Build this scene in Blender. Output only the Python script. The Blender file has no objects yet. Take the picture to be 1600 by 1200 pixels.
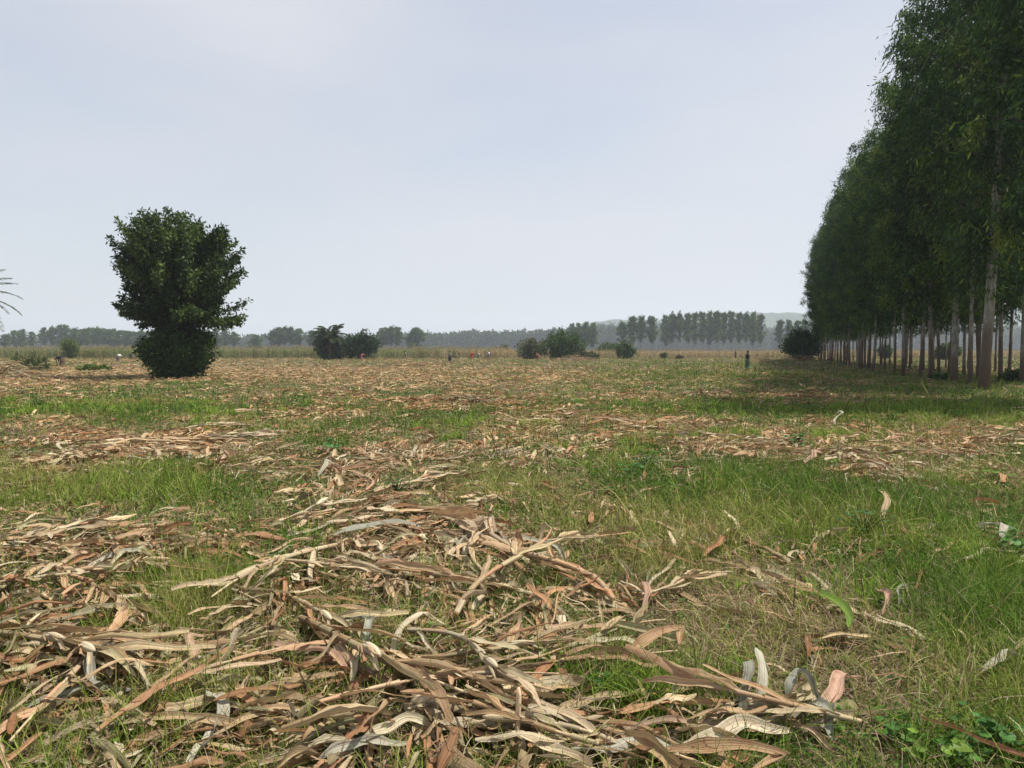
import bpy, math, random
import numpy as np
from mathutils import Vector, Matrix
R = math.radians
PI = math.pi
rng = np.random.default_rng(7)
random.seed(7)
sc = bpy.context.scene
COL = sc.collection

# ------------------------------------------------------------------ camera
H_EYE = 1.8
F = 1186.0            # focal length in pixels of the 1600 px wide photograph
PITCH = math.atan(54.0 / F)
cam_d = bpy.data.cameras.new('camera')
cam = bpy.data.objects.new('camera', cam_d); COL.objects.link(cam)
cam.location = (0, 0, H_EYE)
cam.rotation_euler = (PI / 2 - PITCH, 0, 0)
cam_d.sensor_width = 36.0
cam_d.lens = F / 1600.0 * 36.0
cam_d.clip_start = 0.05
cam_d.clip_end = 20000
sc.camera = cam

# ------------------------------------------------------------------ sky and sun
SUN_EL, SUN_AZ = R(65), R(84)      # azimuth clockwise from the viewing direction (+Y)
w = bpy.data.worlds.new('World'); sc.world = w; w.use_nodes = True
nt = w.node_tree; nt.nodes.clear()
out = nt.nodes.new('ShaderNodeOutputWorld'); bg = nt.nodes.new('ShaderNodeBackground')
sky = nt.nodes.new('ShaderNodeTexSky'); sky.sky_type = 'NISHITA'; sky.sun_disc = False
sky.sun_elevation = SUN_EL; sky.sun_rotation = SUN_AZ
sky.air_density = 1.3; sky.dust_density = 4.0; sky.ozone_density = 1.0; sky.altitude = 1100
bg.inputs['Strength'].default_value = 0.10
# thin high cloud veil mixed over the clear sky
tc = nt.nodes.new('ShaderNodeTexCoord'); mp = nt.nodes.new('ShaderNodeMapping')
mp.inputs['Scale'].default_value = (1.0, 0.8, 3.4)
nz = nt.nodes.new('ShaderNodeTexNoise'); nz.inputs['Scale'].default_value = 1.6; nz.inputs['Detail'].default_value = 3
nz.inputs['Roughness'].default_value = 0.45
rp = nt.nodes.new('ShaderNodeValToRGB')
rp.color_ramp.elements[0].position = 0.35; rp.color_ramp.elements[0].color = (0.5,) * 3 + (1,)
rp.color_ramp.elements[1].position = 0.7; rp.color_ramp.elements[1].color = (0.93,) * 3 + (1,)
mx = nt.nodes.new('ShaderNodeMix'); mx.data_type = 'RGBA'
mx.inputs[7].default_value = (5.2, 5.27, 5.65, 1)
L = nt.links.new
L(tc.outputs['Generated'], mp.inputs['Vector']); L(mp.outputs[0], nz.inputs['Vector']); L(nz.outputs['Fac'], rp.inputs[0])
L(rp.outputs[0], mx.inputs[0]); L(sky.outputs[0], mx.inputs[6]); L(mx.outputs[2], bg.inputs[0]); L(bg.outputs[0], out.inputs[0])

sd = bpy.data.lights.new('sun', 'SUN'); sd.energy = 5.0; sd.angle = R(0.6); sd.color = (1.0, 0.95, 0.86)
so = bpy.data.objects.new('sun', sd); COL.objects.link(so)
sdir = Vector((math.sin(SUN_AZ) * math.cos(SUN_EL), math.cos(SUN_AZ) * math.cos(SUN_EL), math.sin(SUN_EL)))
so.rotation_euler = sdir.to_track_quat('Z', 'Y').to_euler(); so.location = (0, 0, 60)
vs = sc.view_settings
vs.view_transform = 'Standard'; vs.look = 'None'; vs.exposure = 0.5; vs.gamma = 1.0; vs.use_curve_mapping = False
sc.cycles.max_bounces = 8; sc.cycles.diffuse_bounces = 3; sc.cycles.glossy_bounces = 2
sc.cycles.transmission_bounces = 4; sc.cycles.volume_bounces = 1; sc.cycles.transparent_max_bounces = 8
sc.cycles.use_denoising = True; sc.cycles.denoising_prefilter = 'NONE'

# ------------------------------------------------------------------ helpers
cp, sp = math.cos(PITCH), math.sin(PITCH)
def project(X, Y, Z=0.0):
    """ground point -> photograph pixel, to read the layout map of the field"""
    dz = Z - H_EYE
    d = Y * cp - dz * sp; up = Y * sp + dz * cp
    return 800 + F * X / d, 600 - F * up / d
def G(px, py, z=0.0):
    """photograph pixel -> point on the level z"""
    x = (px - 800) / F; u = (600 - py) / F
    dy = cp + u * sp; dz = -sp + u * cp
    t = (z - H_EYE) / dz
    return x * t, dy * t
def at(px, D):
    """x at distance D for a photo column"""
    return (px - 800) / F * D

def hash2(ix, iy, s):
    n = (ix.astype(np.int64) * 374761393 + iy.astype(np.int64) * 668265263 + s * 1442695041) & 0x7fffffff
    n = (n ^ (n >> 13)) * 1274126177 & 0x7fffffff
    return ((n ^ (n >> 16)) & 0xffff) / 65535.0
def vnoise(x, y, s=0):
    x = np.asarray(x, float); y = np.asarray(y, float)
    ix = np.floor(x).astype(np.int64); iy = np.floor(y).astype(np.int64); fx = x - ix; fy = y - iy
    fx = fx * fx * (3 - 2 * fx); fy = fy * fy * (3 - 2 * fy)
    a = hash2(ix, iy, s); b = hash2(ix + 1, iy, s); c = hash2(ix, iy + 1, s); d = hash2(ix + 1, iy + 1, s)
    return (a * (1 - fx) + b * fx) * (1 - fy) + (c * (1 - fx) + d * fx) * fy
def fbm(x, y, s=0, o=3):
    v = 0; a = 0.5; t = 0
    for i in range(o):
        v = v + a * vnoise(x * 2 ** i, y * 2 ** i, s + i * 17); t += a; a *= 0.5
    return v / t
def gh(x, y):
    """height of the field"""
    x = np.asarray(x, float); y = np.asarray(y, float)
    return (fbm(x * 0.9, y * 0.9, 3, 2) - 0.5) * 0.10 + (fbm(x * 0.12, y * 0.12, 9, 2) - 0.5) * 0.16

def make_mesh(name, V, faces, mats, parent=None, col=None, uv=None, smooth=False, mi=None, link=True):
    """V Nx3; faces: list of int arrays (n,k) ; one mesh object"""
    me = bpy.data.meshes.new(name)
    V = np.asarray(V, np.float32).reshape(-1, 3)
    faces = [np.asarray(f, np.int32) for f in faces if len(f)]
    loops = np.concatenate([f.ravel() for f in faces]); tot = np.concatenate([np.full(len(f), f.shape[1], np.int32) for f in faces])
    st = np.concatenate([[0], np.cumsum(tot)[:-1]]).astype(np.int32)
    me.vertices.add(len(V)); me.vertices.foreach_set('co', V.ravel())
    me.loops.add(len(loops)); me.loops.foreach_set('vertex_index', loops)
    me.polygons.add(len(tot)); me.polygons.foreach_set('loop_start', st); me.polygons.foreach_set('loop_total', tot)
    if mi is not None: me.polygons.foreach_set('material_index', np.asarray(mi, np.int32))
    me.update(calc_edges=True)
    me.polygons.foreach_set('use_smooth', np.full(len(tot), smooth))
    if col is not None:
        a = me.color_attributes.new('tint', 'FLOAT_COLOR', 'POINT')
        c = np.ones((len(V), 4), np.float32); c[:, :3] = np.asarray(col).reshape(-1, 3); a.data.foreach_set('color', c.ravel())
    if uv is not None:
        l = me.uv_layers.new(name='UVMap'); l.data.foreach_set('uv', np.asarray(uv, np.float32).reshape(-1, 2)[loops].ravel())
    for m in (mats if isinstance(mats, (list, tuple)) else [mats]): me.materials.append(m)
    o = bpy.data.objects.new(name, me)
    if link: COL.objects.link(o)
    if parent: o.parent = parent
    return o

class MB:
    """collects geometry for one mesh"""
    def __init__(s): s.V = []; s.F = {}; s.C = []; s.U = []; s.n = 0
    def add(s, V, faces, col=(1, 1, 1), uv=None):
        V = np.asarray(V, float).reshape(-1, 3)
        for f in faces:
            f = np.asarray(f, np.int64)
            if len(f): s.F.setdefault(f.shape[1], []).append(f + s.n)
        s.V.append(V); col = np.asarray(col, float)
        s.C.append(np.broadcast_to(col, (len(V), 3)) if col.ndim < 2 else col)
        s.U.append(np.zeros((len(V), 2)) if uv is None else np.asarray(uv, float).reshape(-1, 2)); s.n += len(V)
    def build(s, name, mat, parent=None, smooth=False, link=True):
        return make_mesh(name, np.concatenate(s.V), [np.concatenate(f) for f in s.F.values()], mat, parent,
                         np.concatenate(s.C), np.concatenate(s.U), smooth, link=link)

def tube(mb, pts, rad, n=8, col=(1, 1, 1), cap=True, squash=1.0, vscale=1.0):
    P = np.asarray(pts, float); k = len(P); rad = np.broadcast_to(np.asarray(rad, float), (k,))
    T = np.gradient(P, axis=0); T /= np.linalg.norm(T, axis=1)[:, None] + 1e-9
    ref = np.array([0, 0, 1.0]) if abs(T[0][2]) < 0.9 else np.array([1.0, 0, 0])
    A = np.cross(T, ref); A /= np.linalg.norm(A, axis=1)[:, None] + 1e-9; B = np.cross(A, T)
    a = np.arange(n) / n * 2 * PI
    V = P[:, None] + rad[:, None, None] * (np.cos(a)[None, :, None] * A[:, None] + squash * np.sin(a)[None, :, None] * B[:, None])
    idx = np.arange(k * n).reshape(k, n)
    q = np.stack([idx[:-1], np.roll(idx[:-1], -1, 1), np.roll(idx[1:], -1, 1), idx[1:]], -1).reshape(-1, 4)
    s = np.concatenate([[0], np.cumsum(np.linalg.norm(np.diff(P, axis=0), axis=1))])
    uv = np.stack([np.broadcast_to(np.arange(n) / n, (k, n)), np.broadcast_to(s[:, None] * vscale, (k, n))], -1)
    fs = [q]
    if cap: fs += [idx[0][::-1][None], idx[-1][None]]
    mb.add(V.reshape(-1, 3), fs, col, uv)

def ribbons(P, width, roll, fold, curl, wave, ph, tint, C=5):
    """P (N,S,3) centre lines; width (N,S); roll (N,S); fold,curl,wave,ph (N,) -> V,faces,col,uv"""
    N, S, _ = P.shape
    T = np.gradient(P, axis=1); T /= np.linalg.norm(T, axis=2)[..., None] + 1e-9
    up = np.array([0, 0, 1.0])
    A = np.cross(T, up); A /= np.linalg.norm(A, axis=2)[..., None] + 1e-6; B = np.cross(A, T)
    c, s_ = np.cos(roll)[..., None], np.sin(roll)[..., None]
    A, B = c * A + s_ * B, -s_ * A + c * B
    u = np.linspace(-1, 1, C)
    t = np.linspace(0, 1, S)
    cu = curl[:, None, None] * u[None, None, :] * (0.7 + 0.6 * t[None, :, None])        # arc angle
    safe = np.where(np.abs(curl) < 0.05, 0.05, curl)[:, None, None]
    x = np.where(np.abs(cu) > 1e-4, np.sin(cu) / safe, u[None, None, :]) * 0.5
    z = (1 - np.cos(cu)) / safe * 0.5 + fold[:, None, None] * np.abs(u) * 0.5
    z = z + wave[:, None, None] * np.sin(t[None, :, None] * 17 + ph[:, None, None] + (u[None, None, :] > 0) * 1.9) * np.abs(u) ** 2 * 0.5
    V = P[:, :, None] + width[..., None, None] * (x[..., None] * A[:, :, None] + z[..., None] * B[:, :, None])
    V = V + width[..., None, None] * rng.normal(0, .034 if N > 1 else .012, V.shape) * np.array([.5, .5, 1.3])
    idx = np.arange(N * S * C).reshape(N, S, C)
    q = np.stack([idx[:, :-1, :-1], idx[:, :-1, 1:], idx[:, 1:, 1:], idx[:, 1:, :-1]], -1).reshape(-1, 4)
    ln = np.concatenate([np.zeros((N, 1)), np.cumsum(np.linalg.norm(np.diff(P, axis=1), axis=2), axis=1)], 1)
    uv = np.stack([np.broadcast_to(u, (N, S, C)) * 0.5 + rng.random((N, 1, 1)) * 13, np.broadcast_to(ln[..., None], (N, S, C)) + rng.random((N, 1, 1)) * 9], -1)
    rib = 1.08 - .14 * np.abs(u)[None, None, :, None] ** .6 if C >= 4 else np.ones((1, 1, C, 1))
    tipc = 1 - (N > 1) * (rng.random((N, 1, 1, 1)) * .5 * t[None, :, None, None] ** 1.5) * np.array([.5, .8, 1.0])
    col = tint[:, None, None, :] * rib * tipc
    return V.reshape(-1, 3), [q], col.reshape(-1, 3), uv.reshape(-1, 2)

def blades(base, head, length, lean, curve, width, tint, S=3):
    """grass blades: N strips ending in a point"""
    N = len(base); t = np.linspace(0, 1, S + 1)
    a = lean[:, None] + curve[:, None] * t[None, :]             # angle off vertical along the blade
    ds = length[:, None] / S
    hx = np.cumsum(np.sin(a) * ds, 1); hz = np.cumsum(np.cos(a) * ds, 1)
    hx = np.concatenate([np.zeros((N, 1)), hx[:, :-1]], 1); hz = np.concatenate([np.zeros((N, 1)), hz[:, :-1]], 1)
    hz = np.maximum(hz, -0.0 + 0.004)
    d = np.stack([np.cos(head), np.sin(head), 0 * head], 1)
    P = base[:, None] + hx[..., None] * d[:, None] + hz[..., None] * np.array([0, 0, 1.0])
    tw = head + PI / 2 + rng.normal(0, 0.5, N)
    sd_ = np.stack([np.cos(tw), np.sin(tw), rng.normal(0, .25, N)], 1)
    wv = (width[:, None] * (1 - t[None, :-1] ** 2 * 0.7)) * 0.5
    Lf = P[:, :-1] - wv[..., None] * sd_[:, None]; Rt = P[:, :-1] + wv[..., None] * sd_[:, None]
    V = np.concatenate([np.stack([Lf, Rt], 2).reshape(N, 2 * S, 3), P[:, -1:]], 1)
    k = 2 * S + 1; b = np.arange(N)[:, None] * k
    qs = [b + np.array([[2 * i, 2 * i + 1, 2 * i + 3, 2 * i + 2]]) for i in range(S - 1)]
    tri = b + np.array([[2 * S - 2, 2 * S - 1, 2 * S]])
    col = np.broadcast_to(tint[:, None], (N, k, 3))
    fs = ([np.concatenate(qs)] if qs else []) + [tri]
    return V.reshape(-1, 3), fs, col.reshape(-1, 3)

def leafs(pos, dirn, length, width, tint, fold=0.25):
    """N folded diamond leaves"""
    N = len(pos); dirn = dirn / (np.linalg.norm(dirn, axis=1)[:, None] + 1e-9)
    rv = rng.normal(size=(N, 3)); s_ = np.cross(dirn, rv); s_ /= np.linalg.norm(s_, axis=1)[:, None] + 1e-9
    n_ = np.cross(s_, dirn)
    l = length[:, None]; w_ = width[:, None] * 0.5
    m = pos + dirn * l * 0.45
    V = np.stack([pos, m - s_ * w_ + n_ * w_ * fold, pos + dirn * l, m + s_ * w_ + n_ * w_ * fold], 1)
    b = np.arange(N)[:, None] * 4
    F_ = np.concatenate([b + np.array([[0, 1, 2]]), b + np.array([[0, 2, 3]])])
    return V.reshape(-1, 3), [F_], np.repeat(tint, 4, 0)

def tag(o, label=None, cat=None, group=None, kind=None):
    if label: o['label'] = label
    if cat: o['category'] = cat
    if group: o['group'] = group
    if kind: o['kind'] = kind
    return o
def empty(name, loc=(0, 0, 0), rz=0.0):
    o = bpy.data.objects.new(name, None); COL.objects.link(o); o.location = loc; o.rotation_euler = (0, 0, rz)
    o.empty_display_size = 0.3
    return o
def copy_tree(o, parent=None, kids=None):
    c = o.copy(); COL.objects.link(c); c.parent = parent
    for k, ch in KIDS.get(o.name, []):
        copy_tree(ch, c)
    return c
KIDS = {}
def kids(o, *ch):
    KIDS[o.name] = [(c.name, c) for c in ch]
    for c in ch: c.parent = o
    return o

# ------------------------------------------------------------------ materials
def mat(name, color=(0.5, 0.5, 0.5), rough=0.8, spec=0.3, attr=False, transl=0.0, noise=None, bump=None, objrand=0.0, extra=None):
    m = bpy.data.materials.new(name); m.use_nodes = True; n = m.node_tree; n.nodes.clear()
    o = n.nodes.new('ShaderNodeOutputMaterial'); p = n.nodes.new('ShaderNodeBsdfPrincipled')
    p.inputs['Roughness'].default_value = rough; p.inputs['Specular IOR Level'].default_value = spec
    l = n.links.new
    if attr:
        a = n.nodes.new('ShaderNodeAttribute'); a.attribute_name = 'tint'; c = a.outputs['Color']
    else:
        a = n.nodes.new('ShaderNodeRGB'); a.outputs[0].default_value = (*color, 1); c = a.outputs[0]
    if noise:                                   # (coords, scale xyz, noise scale, lo, hi)
        co, sxyz, ns, lo, hi = noise
        t = n.nodes.new('ShaderNodeTexCoord'); mp_ = n.nodes.new('ShaderNodeMapping'); mp_.inputs['Scale'].default_value = sxyz
        z = n.nodes.new('ShaderNodeTexNoise'); z.inputs['Scale'].default_value = ns; z.inputs['Detail'].default_value = 4
        mr = n.nodes.new('ShaderNodeMapRange'); mr.inputs[1].default_value = 0.3; mr.inputs[2].default_value = 0.7
        mr.inputs[3].default_value = lo; mr.inputs[4].default_value = hi
        l(t.outputs[co], mp_.inputs[0]); l(mp_.outputs[0], z.inputs['Vector']); l(z.outputs['Fac'], mr.inputs[0])
        v = n.nodes.new('ShaderNodeVectorMath'); v.operation = 'SCALE'; l(c, v.inputs[0]); l(mr.outputs[0], v.inputs['Scale']); c = v.outputs[0]
        if bump:
            b = n.nodes.new('ShaderNodeBump'); b.inputs['Strength'].default_value = bump[0]; b.inputs['Distance'].default_value = bump[1]
            l(z.outputs['Fac'], b.inputs['Height']); l(b.outputs[0], p.inputs['Normal'])
    if objrand:
        oi = n.nodes.new('ShaderNodeObjectInfo'); hs = n.nodes.new('ShaderNodeHueSaturation')
        mr = n.nodes.new('ShaderNodeMapRange'); mr.inputs[3].default_value = 1 - objrand; mr.inputs[4].default_value = 1 + objrand
        l(oi.outputs['Random'], mr.inputs[0]); l(mr.outputs[0], hs.inputs['Value'])
        m2 = n.nodes.new('ShaderNodeMath'); m2.operation = 'MULTIPLY'; m2.inputs[1].default_value = 7.31
        m3 = n.nodes.new('ShaderNodeMath'); m3.operation = 'FRACT'
        m4 = n.nodes.new('ShaderNodeMapRange'); m4.inputs[3].default_value = 0.5 - objrand * .06; m4.inputs[4].default_value = 0.5 + objrand * .06
        l(oi.outputs['Random'], m2.inputs[0]); l(m2.outputs[0], m3.inputs[0]); l(m3.outputs[0], m4.inputs[0]); l(m4.outputs[0], hs.inputs['Hue'])
        l(c, hs.inputs['Color']); c = hs.outputs[0]
    if extra: c = extra(n, c, p)
    l(c, p.inputs['Base Color'])
    if transl > 0:
        tr = n.nodes.new('ShaderNodeBsdfTranslucent'); ms = n.nodes.new('ShaderNodeMixShader'); ms.inputs[0].default_value = transl
        l(c, tr.inputs[0]); l(p.outputs[0], ms.inputs[1]); l(tr.outputs[0], ms.inputs[2]); l(ms.outputs[0], o.inputs[0])
    else: l(p.outputs[0], o.inputs[0])
    return m

def leaf_blotches(n, c, p):
    """brown blotches on the dead leaves"""
    t = n.nodes.new('ShaderNodeTexCoord'); mp_ = n.nodes.new('ShaderNodeMapping'); mp_.inputs['Scale'].default_value = (2.0, 9.0, 1)
    z = n.nodes.new('ShaderNodeTexNoise'); z.inputs['Scale'].default_value = 1.3; z.inputs['Detail'].default_value = 3
    r = n.nodes.new('ShaderNodeValToRGB'); r.color_ramp.elements[0].position = 0.5; r.color_ramp.elements[1].position = 0.72
    r.color_ramp.elements[0].color = (0, 0, 0, 1); r.color_ramp.elements[1].color = (0.65, 0.65, 0.65, 1)
    m_ = n.nodes.new('ShaderNodeMix'); m_.data_type = 'RGBA'; m_.blend_type = 'MULTIPLY'; m_.inputs[7].default_value = (0.62, 0.42, 0.30, 1)
    l = n.links.new
    l(t.outputs['UV'], mp_.inputs[0]); l(mp_.outputs[0], z.inputs['Vector']); l(z.outputs['Fac'], r.inputs[0]); l(r.outputs[0], m_.inputs[0]); l(c, m_.inputs[6])
    return m_.outputs[2]
def bark_stain(n, c, p):
    """red soil dust and old bark on the lowest metres of a trunk, pale smooth bark above"""
    t = n.nodes.new('ShaderNodeTexCoord'); s = n.nodes.new('ShaderNodeSeparateXYZ'); z = n.nodes.new('ShaderNodeTexNoise')
    z.inputs['Scale'].default_value = 1.2; z.inputs['Detail'].default_value = 4
    oi = n.nodes.new('ShaderNodeObjectInfo')
    l = n.links.new; l(t.outputs['Object'], s.inputs[0]); l(t.outputs['Object'], z.inputs['Vector'])
    a = n.nodes.new('ShaderNodeMath'); a.operation = 'MULTIPLY_ADD'; a.inputs[1].default_value = 3.0; l(z.outputs['Fac'], a.inputs[0]); l(s.outputs['Z'], a.inputs[2])
    b = n.nodes.new('ShaderNodeMath'); b.operation = 'MULTIPLY_ADD'; b.inputs[1].default_value = -3.4; l(oi.outputs['Random'], b.inputs[0]); l(a.outputs[0], b.inputs[2])
    mr = n.nodes.new('ShaderNodeMapRange'); mr.inputs[1].default_value = 1.6; mr.inputs[2].default_value = 3.0; l(b.outputs[0], mr.inputs[0])
    m_ = n.nodes.new('ShaderNodeMix'); m_.data_type = 'RGBA'; m_.inputs[6].default_value = (0.12, 0.09, 0.065, 1)
    l(mr.outputs[0], m_.inputs[0]); l(c, m_.inputs[7])
    at_ = n.nodes.new('ShaderNodeAttribute'); at_.attribute_name = 'tint'; vm = n.nodes.new('ShaderNodeVectorMath'); vm.operation = 'MULTIPLY'; l(m_.outputs[2], vm.inputs[0]); l(at_.outputs['Color'], vm.inputs[1]); return vm.outputs[0]

def ground_color(n, c, p):
    t = n.nodes.new('ShaderNodeTexCoord'); l = n.links.new
    z = n.nodes.new('ShaderNodeTexNoise'); z.inputs['Scale'].default_value = 0.35; z.inputs['Detail'].default_value = 8; z.inputs['Roughness'].default_value = 0.7
    r = n.nodes.new('ShaderNodeValToRGB'); e = r.color_ramp.elements
    e[0].position = 0.38; e[0].color = (0.060, 0.040, 0.024, 1); e[1].position = 0.62; e[1].color = (0.075, 0.085, 0.030, 1)
    x = e.new(0.5); x.color = (0.11, 0.082, 0.048, 1)
    l(t.outputs['Object'], z.inputs['Vector']); l(z.outputs['Fac'], r.inputs[0])
    z2 = n.nodes.new('ShaderNodeTexNoise'); z2.inputs['Scale'].default_value = 22; z2.inputs['Detail'].default_value = 6
    l(t.outputs['Object'], z2.inputs['Vector'])
    mr = n.nodes.new('ShaderNodeMapRange'); mr.inputs[1].default_value = 0.3; mr.inputs[2].default_value = 0.7; mr.inputs[3].default_value = 0.5; mr.inputs[4].default_value = 1.5
    l(z2.outputs['Fac'], mr.inputs[0]); v = n.nodes.new('ShaderNodeVectorMath'); v.operation = 'SCALE'; l(r.outputs[0], v.inputs[0]); l(mr.outputs[0], v.inputs['Scale'])
    b = n.nodes.new('ShaderNodeBump'); b.inputs['Strength'].default_value = 0.8; b.inputs['Distance'].default_value = 0.03
    l(z2.outputs['Fac'], b.inputs['Height']); l(b.outputs[0], p.inputs['Normal'])
    return v.outputs[0]

M_ground = mat('soil_and_thatch', rough=0.95, spec=0.1, extra=ground_color)
M_dry = mat('dry_maize_leaf', rough=0.6, spec=0.22, attr=True, transl=0.22, noise=('UV', (4.2, 0.22, 1), 3.0, 0.52, 1.36), bump=(0.9, 0.006), objrand=0.14, extra=leaf_blotches)
M_litter = mat('maize_litter', rough=0.65, spec=0.2, attr=True, transl=0.18, noise=('UV', (4.2, 0.22, 1), 3.0, 0.52, 1.36), bump=(0.8, 0.006), extra=leaf_blotches)
M_stem = mat('maize_stem', rough=0.6, spec=0.3, attr=True, noise=('UV', (6, 3, 1), 2.5, 0.6, 1.25), bump=(0.4, 0.003), objrand=0.14)
M_grass = mat('grass_blade', rough=0.6, spec=0.10, attr=True, transl=0.26)
M_leaf = mat('green_leaf', rough=0.5, spec=0.18, attr=True, transl=0.30, objrand=0.15)
M_euc = mat('eucalyptus_leaf', rough=0.5, spec=0.15, attr=True, transl=0.32, objrand=0.12)
M_bark = mat('eucalyptus_bark', (0.27, 0.255, 0.21), rough=0.85, spec=0.2, noise=('Object', (3, 3, 0.6), 3.2, 0.38, 1.35), bump=(0.7, 0.03), extra=bark_stain)
M_wood = mat('dark_bark', (0.085, 0.062, 0.045), rough=0.9, spec=0.15, noise=('Object', (4, 4, 0.8), 3, 0.6, 1.3), bump=(0.6, 0.02))
M_hill = mat('wooded_hill', (0.035, 0.055, 0.022), rough=0.95, spec=0.1, noise=('Object', (1, 1, 1), 0.03, 0.55, 1.5))

# ------------------------------------------------------------------ layout of the field (read off the photograph)
# u, v centre and radii in photo pixels, weight : litter of cut maize
LIT = [(60, 600, 130, 22, .9), (260, 580, 260, 20, .75), (520, 588, 330, 20, .85), (700, 610, 180, 20, .6), (760, 640, 180, 14, .45),
       (330, 705, 130, 32, 1.1), (120, 700, 80, 26, .8), (60, 665, 90, 14, .5), (620, 720, 120, 24, .8), (560, 790, 150, 40, .8), (650, 830, 160, 40, .9),
       (960, 658, 160, 14, .7), (880, 735, 110, 20, .4), (930, 690, 70, 12, .5), (1130, 695, 90, 16, .8), (1250, 712, 80, 16, 1), (1350, 745, 70, 18, .8), (1530, 690, 80, 26, .9),
       (1580, 750, 50, 18, .8), (1230, 610, 130, 18, .5), (1290, 630, 120, 14, .5), (180, 868, 190, 26, 1.1), (60, 925, 160, 22, .8), (150, 1040, 240, 70, 1.1), (120, 1150, 220, 60, .8),
       (430, 960, 60, 40, .8), (560, 920, 130, 30, .5), (760, 860, 130, 50, .9), (800, 940, 130, 40, .6), (1000, 945, 70, 24, .8), (560, 1040, 190, 60, 1.2), (640, 1150, 260, 60, 1.2),
       (950, 1160, 160, 46, 1.0), (1200, 1140, 140, 46, .8), (840, 1030, 90, 24, .7), (1180, 850, 80, 22, .35), (1300, 940, 110, 50, .4), (1540, 860, 60, 30, .5),
       (1560, 1040, 60, 40, .4), (470, 650, 90, 12, .4), (360, 640, 90, 12, .3), (60, 800, 70, 14, .4), (270, 815, 80, 12, .4), (1000, 600, 130, 12, .35), (880, 585, 60, 14, .7),
       (1090, 745, 60, 18, .4), (700, 770, 60, 30, .5), (960, 790, 90, 24, .45)]
# green cover
GRN = [(180, 640, 240, 24, .9), (420, 668, 120, 14, .5), (100, 770, 180, 34, .9), (300, 770, 160, 22, .7), (290, 940, 80, 60, 1.3), (250, 1125, 90, 50, 1.0), (800, 660, 200, 14, .5),
       (1080, 640, 160, 20, .8), (1450, 650, 200, 24, 1.0), (1350, 690, 180, 22, .8), (1150, 790, 180, 44, 1.0), (1330, 830, 160, 50, .9), (1480, 900, 130, 70, 1.0), (1000, 880, 120, 30, .6),
       (1080, 900, 80, 30, .7), (950, 700, 160, 24, .7), (850, 820, 140, 20, .4), (620, 960, 110, 26, .5), (1000, 1080, 120, 36, .6), (1180, 1000, 90, 60, .7), (1560, 1000, 120, 90, .9),
       (1490, 1130, 120, 60, .7), (1100, 580, 260, 16, .6), (900, 600, 200, 14, .4), (1500, 620, 200, 18, .8), (430, 1120, 60, 30, .3), (560, 660, 90, 16, .4), (700, 900, 60, 30, .5), (480, 850, 60, 20, .5)]
# straw coloured dead grass
STR = [(1020, 990, 170, 60, 1.0), (1250, 1040, 170, 80, 1.0), (1400, 1120, 140, 80, .9), (1200, 930, 120, 40, .9), (640, 960, 130, 30, .7), (150, 820, 160, 26, .6), (1420, 960, 120, 40, .6),
       (950, 920, 100, 20, .5), (550, 900, 100, 20, .6), (900, 850, 160, 30, .4), (1300, 880, 60, 30, .7), (1520, 1080, 60, 50, .5), (60, 860, 80, 20, .4)]
def blob(lst, X, Y):
    u, v = project(X, Y); s = np.zeros_like(u)
    for cu, cv, ru, rv, wt in lst: s = s + wt * np.exp(-(((u - cu) / ru) ** 2 + ((v - cv) / rv) ** 2) ** 1.3)
    return s
def litter(X, Y):
    u, v = project(X, Y)
    n = fbm(X * 0.9, Y * 0.45, 31, 3); n2 = fbm(X * 0.22, Y * 0.13, 77, 3)
    base = np.where(v < 615, np.where(u < 870, 0.42, 0.30), np.where(v < 800, 0.33, 0.24)) - .10 * np.clip((u - 1000) / 500, 0, 1)
    n3 = fbm(X * 2.6, Y * 2.2, 63, 2); n = n + (n3 - .5) * .45 * np.clip(9 / Y, .2, 1)
    m = base + blob(LIT, X, Y) * 0.76 - blob(GRN, X, Y) * 0.15 + (n - 0.5) * 1.7 + (n2 - 0.5) * 1.3
    return np.clip(m, 0, 1)
def greens(X, Y):
    return np.clip(0.50 + blob(GRN, X, Y) * 0.6 - blob(STR, X, Y) * 0.45 - blob(LIT, X, Y) * 0.25 + (fbm(X * 1.1, Y * .7, 55, 3) - 0.5) * 0.9, 0, 1.3)
def scatter(n, d0, d1, marg=0.0):
    """n points in the wedge of ground between two distances, even per square metre"""
    Y = np.sqrt(rng.uniform(d0 ** 2, d1 ** 2, n)); X = rng.uniform(-1, 1, n) * (Y * 0.70 + 0.6 + marg)
    return X, Y

# ------------------------------------------------------------------ ground
def axis(a, b, n, k):
    t = np.linspace(-1, 1, n); s = np.sinh(t * k) / math.sinh(k); return np.where(s < 0, -s * a, s * b)
gx = axis(-3000, 3000, 420, 8.2)
gy = np.concatenate([-np.geomspace(1, 600, 24)[::-1] , np.linspace(-0.9, 2, 10), 2 + np.sinh(np.linspace(0.006, 8.2, 420)) / math.sinh(8.2) * 3800])
GX, GY = np.meshgrid(gx, gy, indexing='xy'); GZ = gh(GX, GY)
ny, nx = GX.shape; idx = np.arange(ny * nx).reshape(ny, nx)
q = np.stack([idx[:-1, :-1], idx[:-1, 1:], idx[1:, 1:], idx[1:, :-1]], -1).reshape(-1, 4)
ground = make_mesh('ground', np.stack([GX, GY, GZ], -1).reshape(-1, 3), [q], M_ground, smooth=True); tag(ground, kind='structure')

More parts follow.
